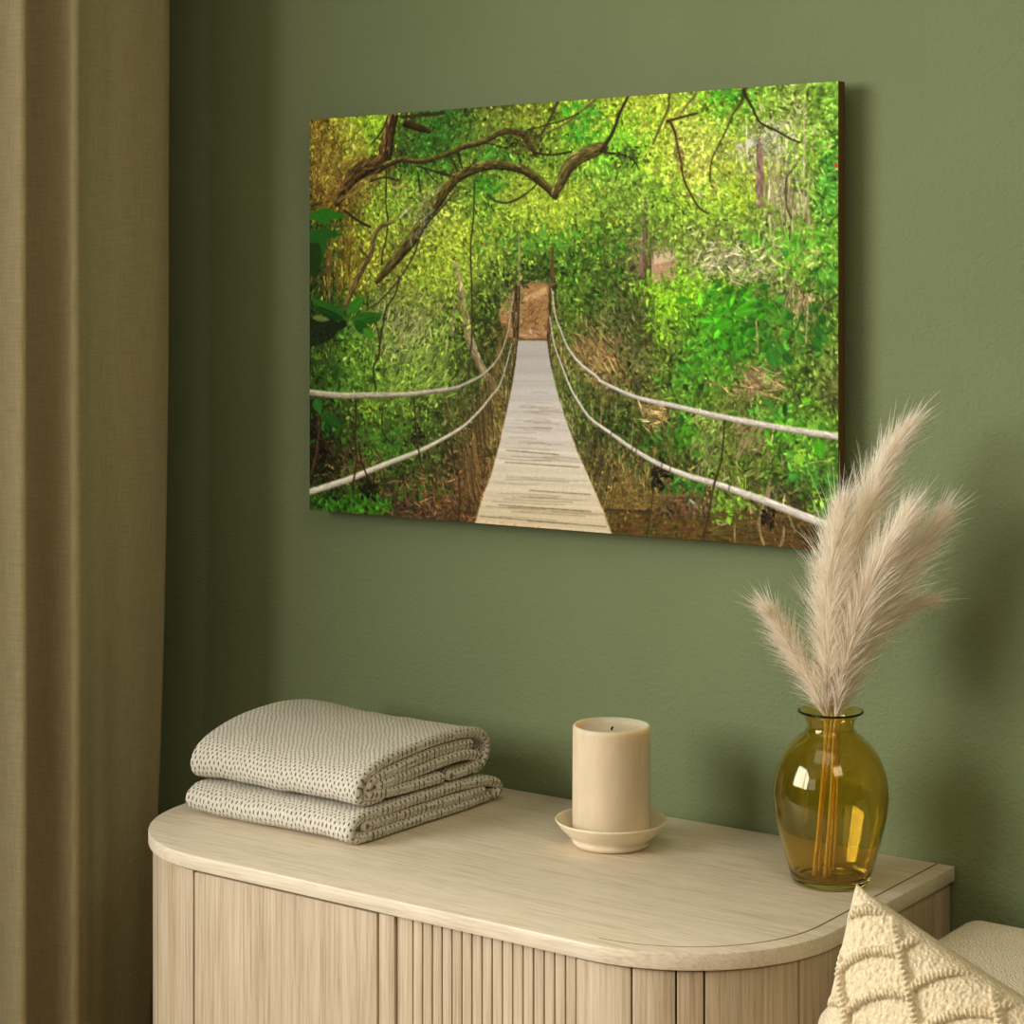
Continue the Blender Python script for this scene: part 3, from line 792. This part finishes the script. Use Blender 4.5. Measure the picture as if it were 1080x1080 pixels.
# ---------------------------------------------------------------- tuning
PRINT_GAIN = ((0, .1, .25, .4, 1), (1.45, 1.33, 1.2, 1.1, 1.0))  # print colours brightened towards the left to make up for dimmer light there
CUSH_P0 = (.712, -.50, .871)
CUSH_SEAT = .357
LIGHTS = {
    'window_daylight': ((-2.6, -4.0, 2.4), (.1, 0, 1.0), 3.2, 2.3, 335, (1.0, .975, .91)),
    'front_fill': ((-.4, -4.4, 1.9), (.1, 0, 1.0), 1.2, 1.2, 9, (1.0, .975, .91)),  # added frontal fill for the sideboard front and its right corner
    'overhead_fill': ((.5, -1.2, 2.55), (.5, -1.2, 0), 1.2, 1.0, 6, (1.0, .92, .78)),  # added overhead fill, stands in for ceiling bounce onto the flat tops
    'corner_panel_fill': ((1.9, -1.6, 2.4), (.3, -.5, .3), .8, .8, 13, (1.0, .85, .60)),  # added warm fill, aimed to lift the curved right-hand panels
}
WORLD = ((1.0, .86, .66), .02)
EXPO = 0.06
# ---------------------------------------------------------------- room
CAM = Vector((1.63, -2.345, 1.45))
XL = -.86            # inner face of the side wall with the window
ROOM_R, ROOM_F, ROOM_H = 3.0, -4.6, 2.6
structure(box('wall_back', XL - .15, ROOM_R, 0, .12, 0, ROOM_H, M['wall']))
structure(box('floor', XL - .15, ROOM_R, ROOM_F, .12, -.1, 0, M['floor']))
structure(box('ceiling', XL - .15, ROOM_R, ROOM_F, .12, ROOM_H, ROOM_H + .1, M['ceiling']))
# side wall with a wide window opening
WY0, WY1, WZ0, WZ1 = -4.3, -1.18, .25, 2.58
bm = bmesh.new()
box_bm(bm, XL - .15, XL, WY1, 0, 0, ROOM_H)
box_bm(bm, XL - .15, XL, ROOM_F, WY0, 0, ROOM_H)
box_bm(bm, XL - .15, XL, WY0, WY1, 0, WZ0)
box_bm(bm, XL - .15, XL, WY0, WY1, WZ1, ROOM_H)
structure(from_bm('wall_left', bm, M['wall_side']))
bm = bmesh.new()
for z in (WZ0, WZ1 - .05):
    box_bm(bm, XL - .11, XL - .05, WY0, WY1, z, z + .05)
for y in (WY0, (WY0 + WY1) / 2 - .025, WY1 - .05):
    box_bm(bm, XL - .105, XL - .055, y, y + .05, WZ0 + .05, WZ1 - .05)
structure(from_bm('window_1', bm, M['trim']))
bm = bmesh.new(); box_bm(bm, .62, ROOM_R, -.015, 0, 0, .09); structure(from_bm('baseboard_back', bm, M['trim']))

# ---------------------------------------------------------------- canvas print
PT = .018
cz = 1.45 - .01025 * .9935
AX, AW, AH = .0106, .4470, .2980
art = thing('wall_art', 'large canvas print of a rope bridge through green forest hung on the wall', 'picture', (AX, -.025, cz))
yB = -.020
yF = yB - PT
box('stretcher', AX - AW, AX + AW, yF, yB, cz - AH, cz + AH, M['canvas_edge'], art, .0012, 2)['label'] = 'dark canvas wrapped sides'
PIC = paint_print()
lin_pic = np.where(PIC <= .04045, PIC / 12.92, ((PIC + .055) / 1.055) ** 2.4)
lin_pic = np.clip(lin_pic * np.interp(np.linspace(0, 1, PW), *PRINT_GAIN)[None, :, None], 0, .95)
xs = np.linspace(AX - AW + .0005, AX + AW - .0005, PW); zs = np.linspace(cz + AH - .0005, cz - AH + .0005, PH)
XX, ZZ = np.meshgrid(xs, zs)
pv = np.stack([XX, np.full_like(XX, yF - .0004), ZZ], -1).reshape(-1, 3) - np.array(art.location)
ii = np.arange((PH - 1) * PW).reshape(PH - 1, PW)[:, :-1].ravel()
quads = np.stack([ii, ii + PW, ii + PW + 1, ii + 1], -1).astype(np.int32)
me = bpy.data.meshes.new('picture_face')
me.vertices.add(len(pv)); me.vertices.foreach_set('co', pv.astype(np.float32).ravel())
me.loops.add(quads.size); me.loops.foreach_set('vertex_index', quads.ravel())
me.polygons.add(len(quads)); me.polygons.foreach_set('loop_start', np.arange(0, quads.size, 4, dtype=np.int32))
me.update(calc_edges=True)
ca = me.color_attributes.new('picture', 'FLOAT_COLOR', 'POINT')
ca.data.foreach_set('color', np.concatenate([lin_pic.reshape(-1, 3), np.ones((PW * PH, 1))], 1).astype(np.float32).ravel())
po = bpy.data.objects.new('picture_face', me); COL.objects.link(po); po.parent = art
me.materials.append(M['print'])
box('hanging_rail', -.36, .36, yB, -.0005, cz + .20, cz + .24, M['canvas_edge'], art)
po['label'] = 'printed picture of a plank bridge with rope rails among trees'

# ---------------------------------------------------------------- sideboard
TOP = .76
sx0, sx1, syF, sR = -.4, .6, -.525, .205


def outline(ins, n=28):
    x0, x1, yf, r = sx0 + ins, sx1 - ins, syF + ins, sR - ins
    P = [(x0, -.004)]
    P += [(x0 + r - r * math.cos(a), yf + r - r * math.sin(a)) for a in np.linspace(0, math.pi / 2, n)]
    P += [(x1 - r + r * math.sin(a), yf + r - r * math.cos(a)) for a in np.linspace(0, math.pi / 2, n)]
    P += [(x1, -.004)]
    return P


def sub_path(ins, s0, s1):
    """piece of the front outline between two distances along it (measured on the 6 mm inset path)"""
    x0, x1, yf, r = sx0 + .006, sx1 - .006, syF + .006, sR - .006
    la = -yf - r - .004; lc = r * math.pi / 2; lf = x1 - x0 - 2 * r
    marks = [0, la, la + lc, la + lc + lf, la + 2 * lc + lf, 2 * la + 2 * lc + lf]
    S = sorted({s0, s1, *[m for m in marks if s0 < m < s1], *[s0 + (s1 - s0) * t for t in np.linspace(0, 1, max(2, int((s1 - s0) / .012)))]})
    d = ins - .006
    out = []
    for s in S:
        if s <= la:
            p, nrm = (x0, -.004 - s), (-1, 0)
        elif s <= la + lc:
            a = (s - la) / r; p, nrm = (x0 + r - r * math.cos(a), yf + r - r * math.sin(a)), (-math.cos(a), -math.sin(a))
        elif s <= la + lc + lf:
            p, nrm = (x0 + r + s - la - lc, yf), (0, -1)
        elif s <= la + 2 * lc + lf:
            a = (s - la - lc - lf) / r; p, nrm = (x1 - r + r * math.sin(a), yf + r - r * math.cos(a)), (math.sin(a), -math.cos(a))
        else:
            p, nrm = (x1, yf + r + s - la - 2 * lc - lf), (1, 0)
        out.append((p[0] - nrm[0] * d, p[1] - nrm[1] * d))
    return out


def panel(name, s0, s1, z0, z1, parent, ins=.006, thick=.014, mat=None, bevel=.0012):
    return prism(name, sub_path(ins, s0, s1) + sub_path(ins + thick, s0, s1)[::-1], z0, z1, mat or M['oak'], parent, bevel)


side = thing('sideboard', 'pale oak sideboard with rounded corners and a slatted front section', 'sideboard', (.1, -.26, 0))
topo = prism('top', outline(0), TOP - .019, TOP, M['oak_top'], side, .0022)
prism('carcass', outline(.021), .05, TOP - .0195, M['oak_dark'], side)
prism('plinth', outline(.05), 0, .05, M['oak'], side)
Z0, Z1 = .055, TOP - .0215
g = .0011
for a, b in [(.0, .24), (.24, .4765), (.4765, .525), (.525, .6216), (1.2065, 1.275), (1.275, 1.3236), (1.3236, 1.354), (1.354, 1.4691), (1.4691, 1.62), (1.62, 1.7978), (1.7978, 1.847)]:
    panel('curved_panel' if a > .3 and a < 1.6 else 'side_panel', a + g, b - g, Z0, Z1, side)
panel('door', .6216 + .0016, .9236, Z0, Z1 - .0015, side, bevel=.0016)['label'] = 'plain flat door left of the slats'
panel('stile', .9268, .9500, Z0, Z1, side, thick=.03)
# slatted door, set back a little behind the stile
bm = bmesh.new()
s_a, pitch = .9755, (1.2055 - .9755) / 16
xs0 = sx0 + sR  # front starts here
la_lc = (-(syF + .006) - (sR - .006) - .004) + (sR - .006) * math.pi / 2
for i in range(-1, 16):
    xa = xs0 + (s_a + i * pitch - la_lc); xb = xa + pitch - .0019
    if i < 0:
        xa = xs0 + (.9505 - la_lc)
    box_bm(bm, xa, xb, syF + .0105, syF + .0195, Z0, Z1, .0006, 2)
slat = from_bm('slatted_door', bm, M['oak'], side, smooth=True); auto(slat, 40)
slat['label'] = 'door of narrow upright slats'
# thin dark line let into the top along its right-hand edge
base = outline(.0225, 40)
right = [p for p in base if p[0] > .40]
pa = np.array(right)
seg = np.gradient(pa, axis=0); seg /= np.linalg.norm(seg, axis=1, keepdims=True)
nn = np.stack([-seg[:, 1], seg[:, 0]], 1)
w = np.linspace(.0003, .0010, len(pa))[:, None]
prism('inlay_line', [tuple(p) for p in pa + nn * w] + [tuple(p) for p in (pa - nn * w)[::-1]], TOP - .0005, TOP + .00025, M['inlay'], side)['label'] = 'thin dark line along the curved edge'


# ---------------------------------------------------------------- folded throws
def cloth_strip(paths, x0, x1, t, z_base, seed, bulge=None, nx=110):
    """folded cloth: plan strips x0..x1 whose cross-sections follow (y, z) paths; rounded hems"""
    vs, fs, uv = [], [], []
    for pi, P in enumerate(paths):
        c = crom(P, 16)
        d = np.concatenate([[0], np.cumsum(np.linalg.norm(np.diff(c, axis=0), axis=1))])
        n = int(d[-1] / .004) + 2
        s = np.linspace(0, d[-1], n)
        c = np.column_stack([np.interp(s, d, c[:, 0]), np.interp(s, d, c[:, 1])])
        T = np.gradient(c, axis=0); T /= np.linalg.norm(T, axis=1, keepdims=True)
        N = np.column_stack([-T[:, 1], T[:, 0]])
        # profile loop around the strip: + side, round cap, - side, round cap
        loop = []
        for i in range(n):
            loop.append((i, 1.0, 0.0))
        for a in (.3, .7):
            loop.append((n - 1, math.cos(a * math.pi), math.sin(a * math.pi)))
        for i in range(n - 1, -1, -1):
            loop.append((i, -1.0, 0.0))
        for a in (.7, .3):
            loop.append((0, math.cos(a * math.pi), -math.sin(a * math.pi)))
        m = len(loop)
        base_i = len(vs)
        cols = [0, .12, .3, .6] + list(np.linspace(1, nx - 1, nx)) + [nx - .6, nx - .3, nx - .12, nx]
        hem = .5 * t
        K = len(cols)
        for q in cols:
            u = q / nx
            x = x0 + (x1 - x0) * u
            e = min(x - x0, x1 - x)
            r = math.sqrt(max(0.0, 1 - (1 - min(1, e / hem)) ** 2)) if e < hem else 1.0
            r = max(r, .12)
            for (i, sg, ex) in loop:
                y, z = c[i]
                ny, nz = N[i]; ty, tz = T[i]
                th = t * .5 * r
                yy = y + ny * sg * th + ty * ex * th; zz = z + nz * sg * th + tz * ex * th
                w1 = noise.noise(Vector((x * 9 + seed, s[i] * 6, pi * 7.3)))
                w2 = noise.noise(Vector((x * 26 + seed, s[i] * 20, 3 + pi)))
                yy += .0028 * w1 + .0012 * w2; zz += .0020 * w1 + .0012 * w2
                xx = x + .0045 * noise.noise(Vector((seed * 2 + pi * 5, s[i] * 9, 1.7))) * (1 if u > .5 else .6)
                if bulge:
                    zz += bulge(u, yy, zz)
                vs.append((xx, yy, z_base + zz)); uv.append((s[i] + pi * .37, x))
        for k in range(K - 1):
            for j in range(m):
                a = base_i + k * m + j; b = base_i + k * m + (j + 1) % m
                fs.append((a, b, b + m, a + m))
        for k in (0, K - 1):
            for i in range(n - 1):
                a = base_i + k * m + i; b = a + 1
                e = base_i + k * m + (n + 2 + (n - 1 - i)); f = e - 1
                fs.append((a, e, f, b) if k else (b, f, e, a))
    return vs, fs, uv


v, f, uv = cloth_strip([[(-.088, .0085), (-.2, .0085), (-.345, .0085), (-.374, .013), (-.381, .022), (-.372, .031), (-.345, .0355), (-.2, .0360), (-.115, .0335), (-.080, .027), (-.068, .018), (-.076, .0100)],
                        [(-.355, .0220), (-.25, .0222), (-.10, .0208)]], -.352, -.052, .0150, TOP, 1.3)
th1 = mesh_obj('folded_throw', v, f, M['knit'], uv=uv)
th1['label'] = 'flatter folded oatmeal knit throw lying directly on the sideboard top, beneath the thicker one'
th1['category'] = 'blanket'; th1['group'] = 'folded knit throws on the sideboard'


def bulge(u, y, z):
    k = max(0.0, min(1.0, (z - .05) / .045))
    hump = math.sin(math.pi * max(0, min(1, (y + .385) / .31)))
    return k * (.006 * hump + .010 * hump * (1 - u) ** 1.3 * (.75 + .25 * math.cos(u * 9)) - .004 * u * math.sin(math.pi * u))


v, f, uv = cloth_strip([[(-.318, .0475), (-.340, .0485), (-.3585, .054), (-.3625, .066), (-.352, .079), (-.325, .0875), (-.28, .0935), (-.22, .0975), (-.15, .0985), (-.112, .0945), (-.0935, .083), (-.091, .069), (-.099, .055), (-.112, .048)],
                        [(-.125, .0830), (-.20, .0825), (-.30, .0765), (-.338, .070), (-.344, .060), (-.333, .0535), (-.28, .0500), (-.195, .0485)],
                        [(-.325, .0630), (-.24, .0668), (-.155, .0705), (-.119, .066), (-.110, .057), (-.124, .0495), (-.172, .0490)]], -.358, -.056, .0148, TOP + .0045, 4.7, bulge)
th2 = mesh_obj('folded_throw', v, f, M['knit'], uv=uv)
th2['label'] = 'thick folded oatmeal knit throw on top of the pair, its rolled layers showing'
th2['category'] = 'blanket'; th2['group'] = 'folded knit throws on the sideboard'

# ---------------------------------------------------------------- candle on a dish
DC = (.2024, -.1722, TOP)
dish = lathe('candle_dish', [(0, .0), (.040, .0), (.0475, .0012), (.0495, .004), (.0515, .0075), (.0495, .0095), (.056, .0140), (.0655, .0235), (.0705, .0305), (.0722, .0328), (.0715, .0343), (.0695, .0335),
                             (.066, .0285), (.059, .0200), (.052, .0145), (.045, .0120), (.02, .0112), (0, .0112)], DC, M['ceramic'], wob=.006)
dish['label'] = 'shallow cream ceramic dish under the pillar candle'; dish['category'] = 'dish'
cand = thing('pillar_candle', 'thick ivory pillar candle with a short black wick standing in the dish', 'candle', (DC[0], DC[1], TOP + .0115))
lathe('wax', [(0, .0), (.046, .0), (.0492, .0015), (.0502, .005), (.0502, .05), (.0500, .136), (.0496, .1412), (.0480, .1432), (.0462, .1425), (.0440, .1398), (.036, .1375), (.018, .1362), (0, .1360)],
      (DC[0], DC[1], TOP + .0115), M['wax'], cand, wob=.003)
wk = [(DC[0], DC[1], TOP + .1465), (DC[0] + .0002, DC[1], TOP + .1490), (DC[0] + .0008, DC[1] - .0003, TOP + .1508), (DC[0] + .0018, DC[1] - .0006, TOP + .1516), (DC[0] + .0030, DC[1] - .0006, TOP + .1511)]
tube('wick', wk, [.0013, .0012, .0010], M['wick'], cand)

# ---------------------------------------------------------------- glass vase
VC = (.5073, -.1569, TOP)
outer = [(.0405, .0), (.0445, .0012), (.0465, .0045), (.0478, .0095), (.0500, .016), (.0545, .032), (.0610, .055), (.0662, .0775), (.0688, .0975), (.0690, .110), (.0672, .126), (.0628, .1415), (.0560, .1555),
         (.0470, .1670), (.0385, .1745), (.0315, .1800), (.0285, .1845), (.0280, .1885), (.0295, .1945), (.0330, .2005), (.0385, .2040), (.0396, .2056), (.0385, .2068)]
inner = [(.0355, .2056), (.0310, .2025), (.0270, .1950), (.0256, .1885), (.0262, .1842), (.0290, .1790), (.0362, .1728), (.0448, .1652), (.0540, .1538), (.0606, .1405), (.0650, .1255), (.0668, .110), (.0666, .0977),
         (.0640, .0780), (.0588, .0556), (.0520, .0325), (.0470, .0165), (.0435, .0112), (.0380, .0090), (.0, .0085)]


def fine(P):
    return [tuple(q) for q in crom(P, 4)]


vase = lathe('glass_vase', [(0, .0015), (.03, .0012), (.038, .0004)] + fine(outer) + fine(inner[:-1]) + [(.0, .0085)], VC, M['glass'], n=128)
vase['label'] = 'rounded amber glass vase with a flared lip at the right end of the sideboard'; vase['category'] = 'vase'

# ---------------------------------------------------------------- pampas grass
R_ = np.array([.8077, .5896, 0.0]); F_ = np.array([-.5896, .8077, 0.0]); U_ = np.array([0, 0, 1.0])
NECK = np.array([VC[0], VC[1], TOP + .2])


def at(a, up, back=0.0):
    """point a across, up above the vase lip and back away from it (metres), across = the sideboard's diagonal"""
    return NECK + R_ * a + U_ * up + F_ * back


def plume(label, pts, foot, seed, n, length, spread, start=.0, droop=.35, taper=(.55, 1.0, .5), stem=True):
    rg = np.random.default_rng(seed)
    c = crom(pts, 24)
    d = np.concatenate([[0], np.cumsum(np.linalg.norm(np.diff(c, axis=0), axis=1))]); L = d[-1]
    o = thing('pampas_plume', label, 'dried grass', tuple(foot), 'pampas plumes in the amber vase')
    o['kind'] = 'thing'
    st = crom([foot, (foot + np.array(pts[0])) / 2 + np.array([.001, 0, 0]), pts[0], pts[1], pts[2]], 10)
    tube('stem', st, [.0021, .0019, .0016, .0010], M['stem'], o, 8)
    t = start + (1 - start) * rg.uniform(0, 1, n) ** .85
    s = t * L
    P = np.column_stack([np.interp(s, d, c[:, k]) for k in range(3)])
    Q = np.column_stack([np.interp(np.minimum(s + .01, L), d, c[:, k]) - np.interp(np.minimum(s + .01, L) - .02, d, c[:, k]) for k in range(3)])
    T = Q / np.linalg.norm(Q, axis=1, keepdims=True)
    A = np.cross(T, np.array([.2, .5, .8])); A /= np.linalg.norm(A, axis=1, keepdims=True); B = np.cross(T, A)
    ph = rg.uniform(0, TAU, n)
    rad = np.cos(ph)[:, None] * A + np.sin(ph)[:, None] * B
    prof = np.interp(t, [0, .45, 1], taper)
    ln = length * prof * rg.lognormal(-.1, .28, n)
    ln = np.minimum(ln, length * 1.25)
    ang = spread * rg.uniform(.15, 1.0, n) ** .8 * np.interp(t, [0, .6, 1], [1, .95, .45])
    SEG = 5
    uu = np.linspace(0, 1, SEG + 1)
    rnd = rg.normal(0, 1, (n, 3))
    pts_all = np.empty((n, SEG + 1, 3))
    for k, u in enumerate(uu):
        along = np.cos(ang)[:, None] * T; out = np.sin(ang)[:, None] * rad
        bend = out * (u ** (1 + droop))
        pts_all[:, k] = P + rad * .0012 + ln[:, None] * (along * u + bend) + (rnd * .003 + np.array([0, 0, -.006])) * (u ** 2.2) * (ln / .06)[:, None]
    w0 = .00062 * rg.uniform(.7, 1.3, n)
    vs = np.empty((n, SEG + 1, 2, 3))
    turn = rg.uniform(0, TAU, n)[:, None]
    side = np.cross(T, rad)
    wide = np.cos(turn) * side + np.sin(turn) * rad
    for k, u in enumerate(uu):
        w = (w0 * (1 - u) ** .6 + .00006)[:, None]
        vs[:, k, 0] = pts_all[:, k] - w * wide; vs[:, k, 1] = pts_all[:, k] + w * wide
    b = np.arange(n)[:, None] * ((SEG + 1) * 2) + np.arange(SEG)[None, :] * 2
    fs = np.stack([b, b + 1, b + 3, b + 2], -1).reshape(-1, 4)
    mesh_obj('feathery_head', vs.reshape(-1, 3), fs.tolist(), M['plume'], o)
    return o


f0 = np.array(VC) + np.array([0, 0, .0105])
# across, up (m) read against the vase: 876 px per metre in the photograph
plume('tallest pampas plume, rising upright from the amber vase to a bent tip', [at(.001, .0), at(.004, .07, .004), at(.018, .16, .006), at(.040, .24, .0), at(.064, .300, -.006), at(.082, .332, -.012)], f0 + R_ * -.020 + F_ * -.006, 11, 4600, .088, .56, 0, .3, (.75, 1.0, .55))
plume('broad pampas plume leaning far out to the right of the vase', [at(.008, .0), at(.022, .06, -.012), at(.050, .125, -.02), at(.078, .174, -.026), at(.100, .206, -.03), at(.112, .224, -.034)], f0 + R_ * -.004 + F_ * -.014, 12, 3800, .082, .54, 0, .3, (.75, 1.0, .6))
plume('small narrow pampas plume leaning left over the vase lip', [at(-.007, .0), at(-.022, .035, -.006), at(-.044, .075, -.012), at(-.058, .098, -.018), at(-.066, .114, -.022), at(-.075, .122, -.026)], f0 + R_ * -.012 + F_ * .010, 13, 1700, .056, .62, 0, .5, (.9, .95, .7))
plume('short fluffy pampas plume standing upright at the left of the tallest', [at(-.004, .0), at(-.007, .06, -.02), at(-.008, .11, -.03), at(-.007, .16, -.034), at(-.003, .20, -.036), at(.004, .236, -.036)], f0 + R_ * -.022 + F_ * -.012, 14, 3200, .074, .62, 0, .35, (.7, 1.0, .7))
plume('shaded tawny pampas plume drooping lowest on the right of the vase', [at(.012, .0, .008), at(.026, .040, .018), at(.048, .078, .028), at(.072, .106, .034), at(.094, .123, .036), at(.112, .129, .036)], f0 + R_ * .006 + F_ * .012, 15, 2000, .068, .58)
plume('pampas plume filling the gap between the upright and the right-leaning ones', [at(.005, .0, -.006), at(.013, .07, -.03), at(.028, .13, -.04), at(.046, .178, -.046), at(.060, .206, -.05), at(.070, .224, -.052)], f0 + R_ * -.010 + F_ * -.02, 16, 3000, .080, .56, 0, .3, (.7, 1.0, .75))

# ---------------------------------------------------------------- curtain
PLAN = [(-.696, -.080), (-.688, -.110), (-.675, -.170), (-.662, -.225), (-.654, -.250), (-.642, -.285), (-.623, -.325), (-.614, -.341), (-.622, -.350), (-.65, -.352), (-.69, -.354), (-.712, -.360), (-.716, -.370),
        (-.70, -.382), (-.66, -.404), (-.636, -.420), (-.640, -.430), (-.665, -.432), (-.70, -.430), (-.74, -.440), (-.755, -.460), (-.74, -.485), (-.71, -.510), (-.72, -.545), (-.76, -.570)]


def build_curtain():
    c = crom(PLAN, 7)
    d = np.concatenate([[0], np.cumsum(np.linalg.norm(np.diff(c, axis=0), axis=1))])
    n = int(d[-1] / .004)
    s = np.linspace(0, d[-1], n)
    c = np.column_stack([np.interp(s, d, c[:, 0]), np.interp(s, d, c[:, 1])])
    zs_ = np.linspace(.015, 2.55, 120)
    vs, uv = [], []
    for z in zs_:
        low = max(0.0, (1.55 - z)) / 1.0
        for i in range(n):
            x, y = c[i]
            k = noise.noise(Vector((s[i] * 7, z * .55, 4.1))) * .012 + noise.noise(Vector((s[i] * 22, z * 1.6, 9.0))) * .0035
            lean = -.028 * low ** 1.5 * max(0, 1 - s[i] / .30)       # the free edge swings back towards the floor
            vs.append((x + k * .6 + lean, y + k * .4 - abs(lean) * .2, z)); uv.append((s[i], z))
    fs = [(a * n + i, a * n + i + 1, (a + 1) * n + i + 1, (a + 1) * n + i) for a in range(len(zs_) - 1) for i in range(n - 1)]
    cur = thing('curtain', 'heavy olive-beige linen curtain hanging in long folds beside the sideboard', 'curtain', (-.69, -.30, .015))
    o = mesh_obj('drape', vs, fs, M['linen'], cur, uv=uv)
    md = o.modifiers.new('thickness', 'SOLIDIFY'); md.thickness = .0016; md.offset = 0
    # track the curtain hangs from
    box('curtain_track', -.73, -.69, -.62, -.05, 2.545, 2.598, M['trim'], cur)


build_curtain()

# ---------------------------------------------------------------- sofa and cushion
SX0, SX1 = .625, 2.1
sofa = thing('sofa', 'cream boucle sofa standing right of the sideboard against the wall', 'sofa', ((SX0 + SX1) / 2, -.5, 0))
box('backrest', SX0, SX1, -.44, -.03, .14, .715, M['boucle'], sofa, .03, 6)
box('base', SX0, SX1, -.98, -.43, .12, .26, M['boucle'], sofa, .03, 4)
box('seat_cushion', SX0 + .005, SX1 - .005, -.99, -.442, .262, CUSH_SEAT, M['boucle'], sofa, .04, 6)
for lx in (SX0 + .08, SX1 - .08):
    for ly in (-.88, -.14):
        lathe('leg', [(0, 0), (.014, 0), (.016, .004), (.024, .125), (0, .125)], (lx, ly, 0), M['oak'], sofa, n=24)


def build_cushion():
    S = .40
    xh = np.array([1.0, 0, 0]); wd = np.array([0, -.25, -.97]); wd /= np.linalg.norm(wd)    # along the sofa / down the lean
    Ud = math.cos(.345) * xh + math.sin(.345) * wd
    Vd = -.15 * xh + .985 * wd
    Nn = np.cross(Ud, Vd); Nn /= np.linalg.norm(Nn)
    if Nn @ F_ > 0:
        Nn = -Nn                      # towards the room
    P0 = np.array(CUSH_P0)
    N = 400
    g1 = np.linspace(0, 1, N)
    Ug, Vg = np.meshgrid(g1, g1)
    # raised cables in a diamond lattice, each cord closely ribbed; positions are fractions of the cushion's side
    fa = (Ug - .9 * Vg - .135 - .012 * np.sin(Vg * 9)) / .295
    da = np.abs(fa - np.round(fa)) * .295 / 1.345
    ra = (.9 * Ug + Vg) / 1.345
    fr = fa - np.floor(fa)
    qb = (Ug + 1.2 * Vg + .030 * np.sin(np.pi * fr) + .02 * np.sin(np.floor(fa) * 2.1) - .105) / .142
    db = np.abs(qb - np.round(qb)) * .142 / 1.562
    rb = (1.2 * Ug - Vg) / 1.562

    def cord(dist, run, w, h):
        prof = np.clip(1 - (dist / w) ** 2, 0, 1) ** .55
        rib = .80 + .20 * np.cos(run * S / .0046 * TAU + 2.2 * dist / w)
        return h * prof * rib - .0018 * np.exp(-((dist - w * 1.35) / (w * .4)) ** 2)
    ridge = np.maximum(cord(da, ra, .0150, .0098), cord(db, rb, .0125, .0078))
    rg = np.random.default_rng(5)
    edge = 1 - np.maximum(np.abs(2 * Ug - 1), np.abs(2 * Vg - 1))
    puff = (np.clip((1 - (2 * Ug - 1) ** 2), 0, 1) * np.clip((1 - (2 * Vg - 1) ** 2), 0, 1)) ** .42
    thick = .075 * puff
    fade = np.clip(edge / .05, 0, 1)
    # edges of the cover pull in between the corners
    pin = .022
    uu = Ug + (0.5 - Ug) * 2 * pin * (1 - (2 * Vg - 1) ** 2)
    vv = Vg + (0.5 - Vg) * 2 * pin * (1 - (2 * Ug - 1) ** 2)
    bumps = np.empty_like(Ug)
    for i in range(N):
        for j in range(N):
            bumps[i, j] = noise.noise(Vector((Ug[i, j] * 75, Vg[i, j] * 75, 1.0))) + .7 * noise.noise(Vector((Ug[i, j] * 150, Vg[i, j] * 150, 5.0)))
    soft = np.empty_like(Ug)
    for i in range(N):
        for j in range(N):
            soft[i, j] = noise.noise(Vector((Ug[i, j] * 4, Vg[i, j] * 4, 7.0)))
    hf = thick + (ridge + .0016 * bumps) * fade + .006 * soft * puff
    base = P0 + S * (uu[..., None] * Ud + vv[..., None] * Vd)
    front = base + hf[..., None] * Nn
    back = base - (thick + .0016 * bumps * fade)[..., None] * Nn
    vs = np.concatenate([front.reshape(-1, 3), back.reshape(-1, 3)])
    fs = []
    for i in range(N - 1):
        for j in range(N - 1):
            a = i * N + j
            fs.append((a, a + N, a + N + 1, a + 1)); b = a + N * N; fs.append((b, b + 1, b + N + 1, b + N))
    o = mesh_obj('cushion', vs, fs, M['cable'])
    me_ = o.data
    bm_ = bmesh.new(); bm_.from_mesh(me_); bmesh.ops.remove_doubles(bm_, verts=bm_.verts, dist=1e-5); bmesh.ops.recalc_face_normals(bm_, faces=bm_.faces); bm_.to_mesh(me_); bm_.free()
    me_.polygons.foreach_set('use_smooth', [True] * len(me_.polygons))
    o['label'] = 'cream cable-knit cushion leaning in front of the sideboard corner'; o['category'] = 'cushion'
    return vs


cv = build_cushion()

# ---------------------------------------------------------------- light, camera
def area(name, loc, target, sx, sy, power, col):
    l = bpy.data.lights.new(name, 'AREA'); l.shape = 'RECTANGLE'; l.size = sx; l.size_y = sy; l.energy = power; l.color = col
    o = bpy.data.objects.new(name, l); COL.objects.link(o)
    o.location = loc
    o.rotation_euler = (Vector(target) - Vector(loc)).to_track_quat('-Z', 'Y').to_euler()
    return o


for nm, L_ in LIGHTS.items():
    area(nm, *L_)
w = bpy.data.worlds.new('room_world'); SC.world = w; w.use_nodes = True
bgn = w.node_tree.nodes['Background']; bgn.inputs[0].default_value = (*WORLD[0], 1); bgn.inputs[1].default_value = WORLD[1]

cam = bpy.data.cameras.new('camera'); co = bpy.data.objects.new('camera', cam); COL.objects.link(co)
co.location = CAM
co.rotation_euler = (math.pi / 2, 0, math.radians(36.1277))
cam.sensor_width = 36; cam.lens = 36 * 2130 / 1080; cam.shift_y = -(540 - 325) / 1080
cam.clip_start = .05
SC.camera = co
SC.view_settings.view_transform = 'Standard'; SC.view_settings.look = 'None'
SC.view_settings.gamma = 1; SC.view_settings.use_curve_mapping = False
SC.view_settings.exposure = EXPO
SC.cycles.diffuse_bounces = 8
SC.cycles.max_bounces = 16
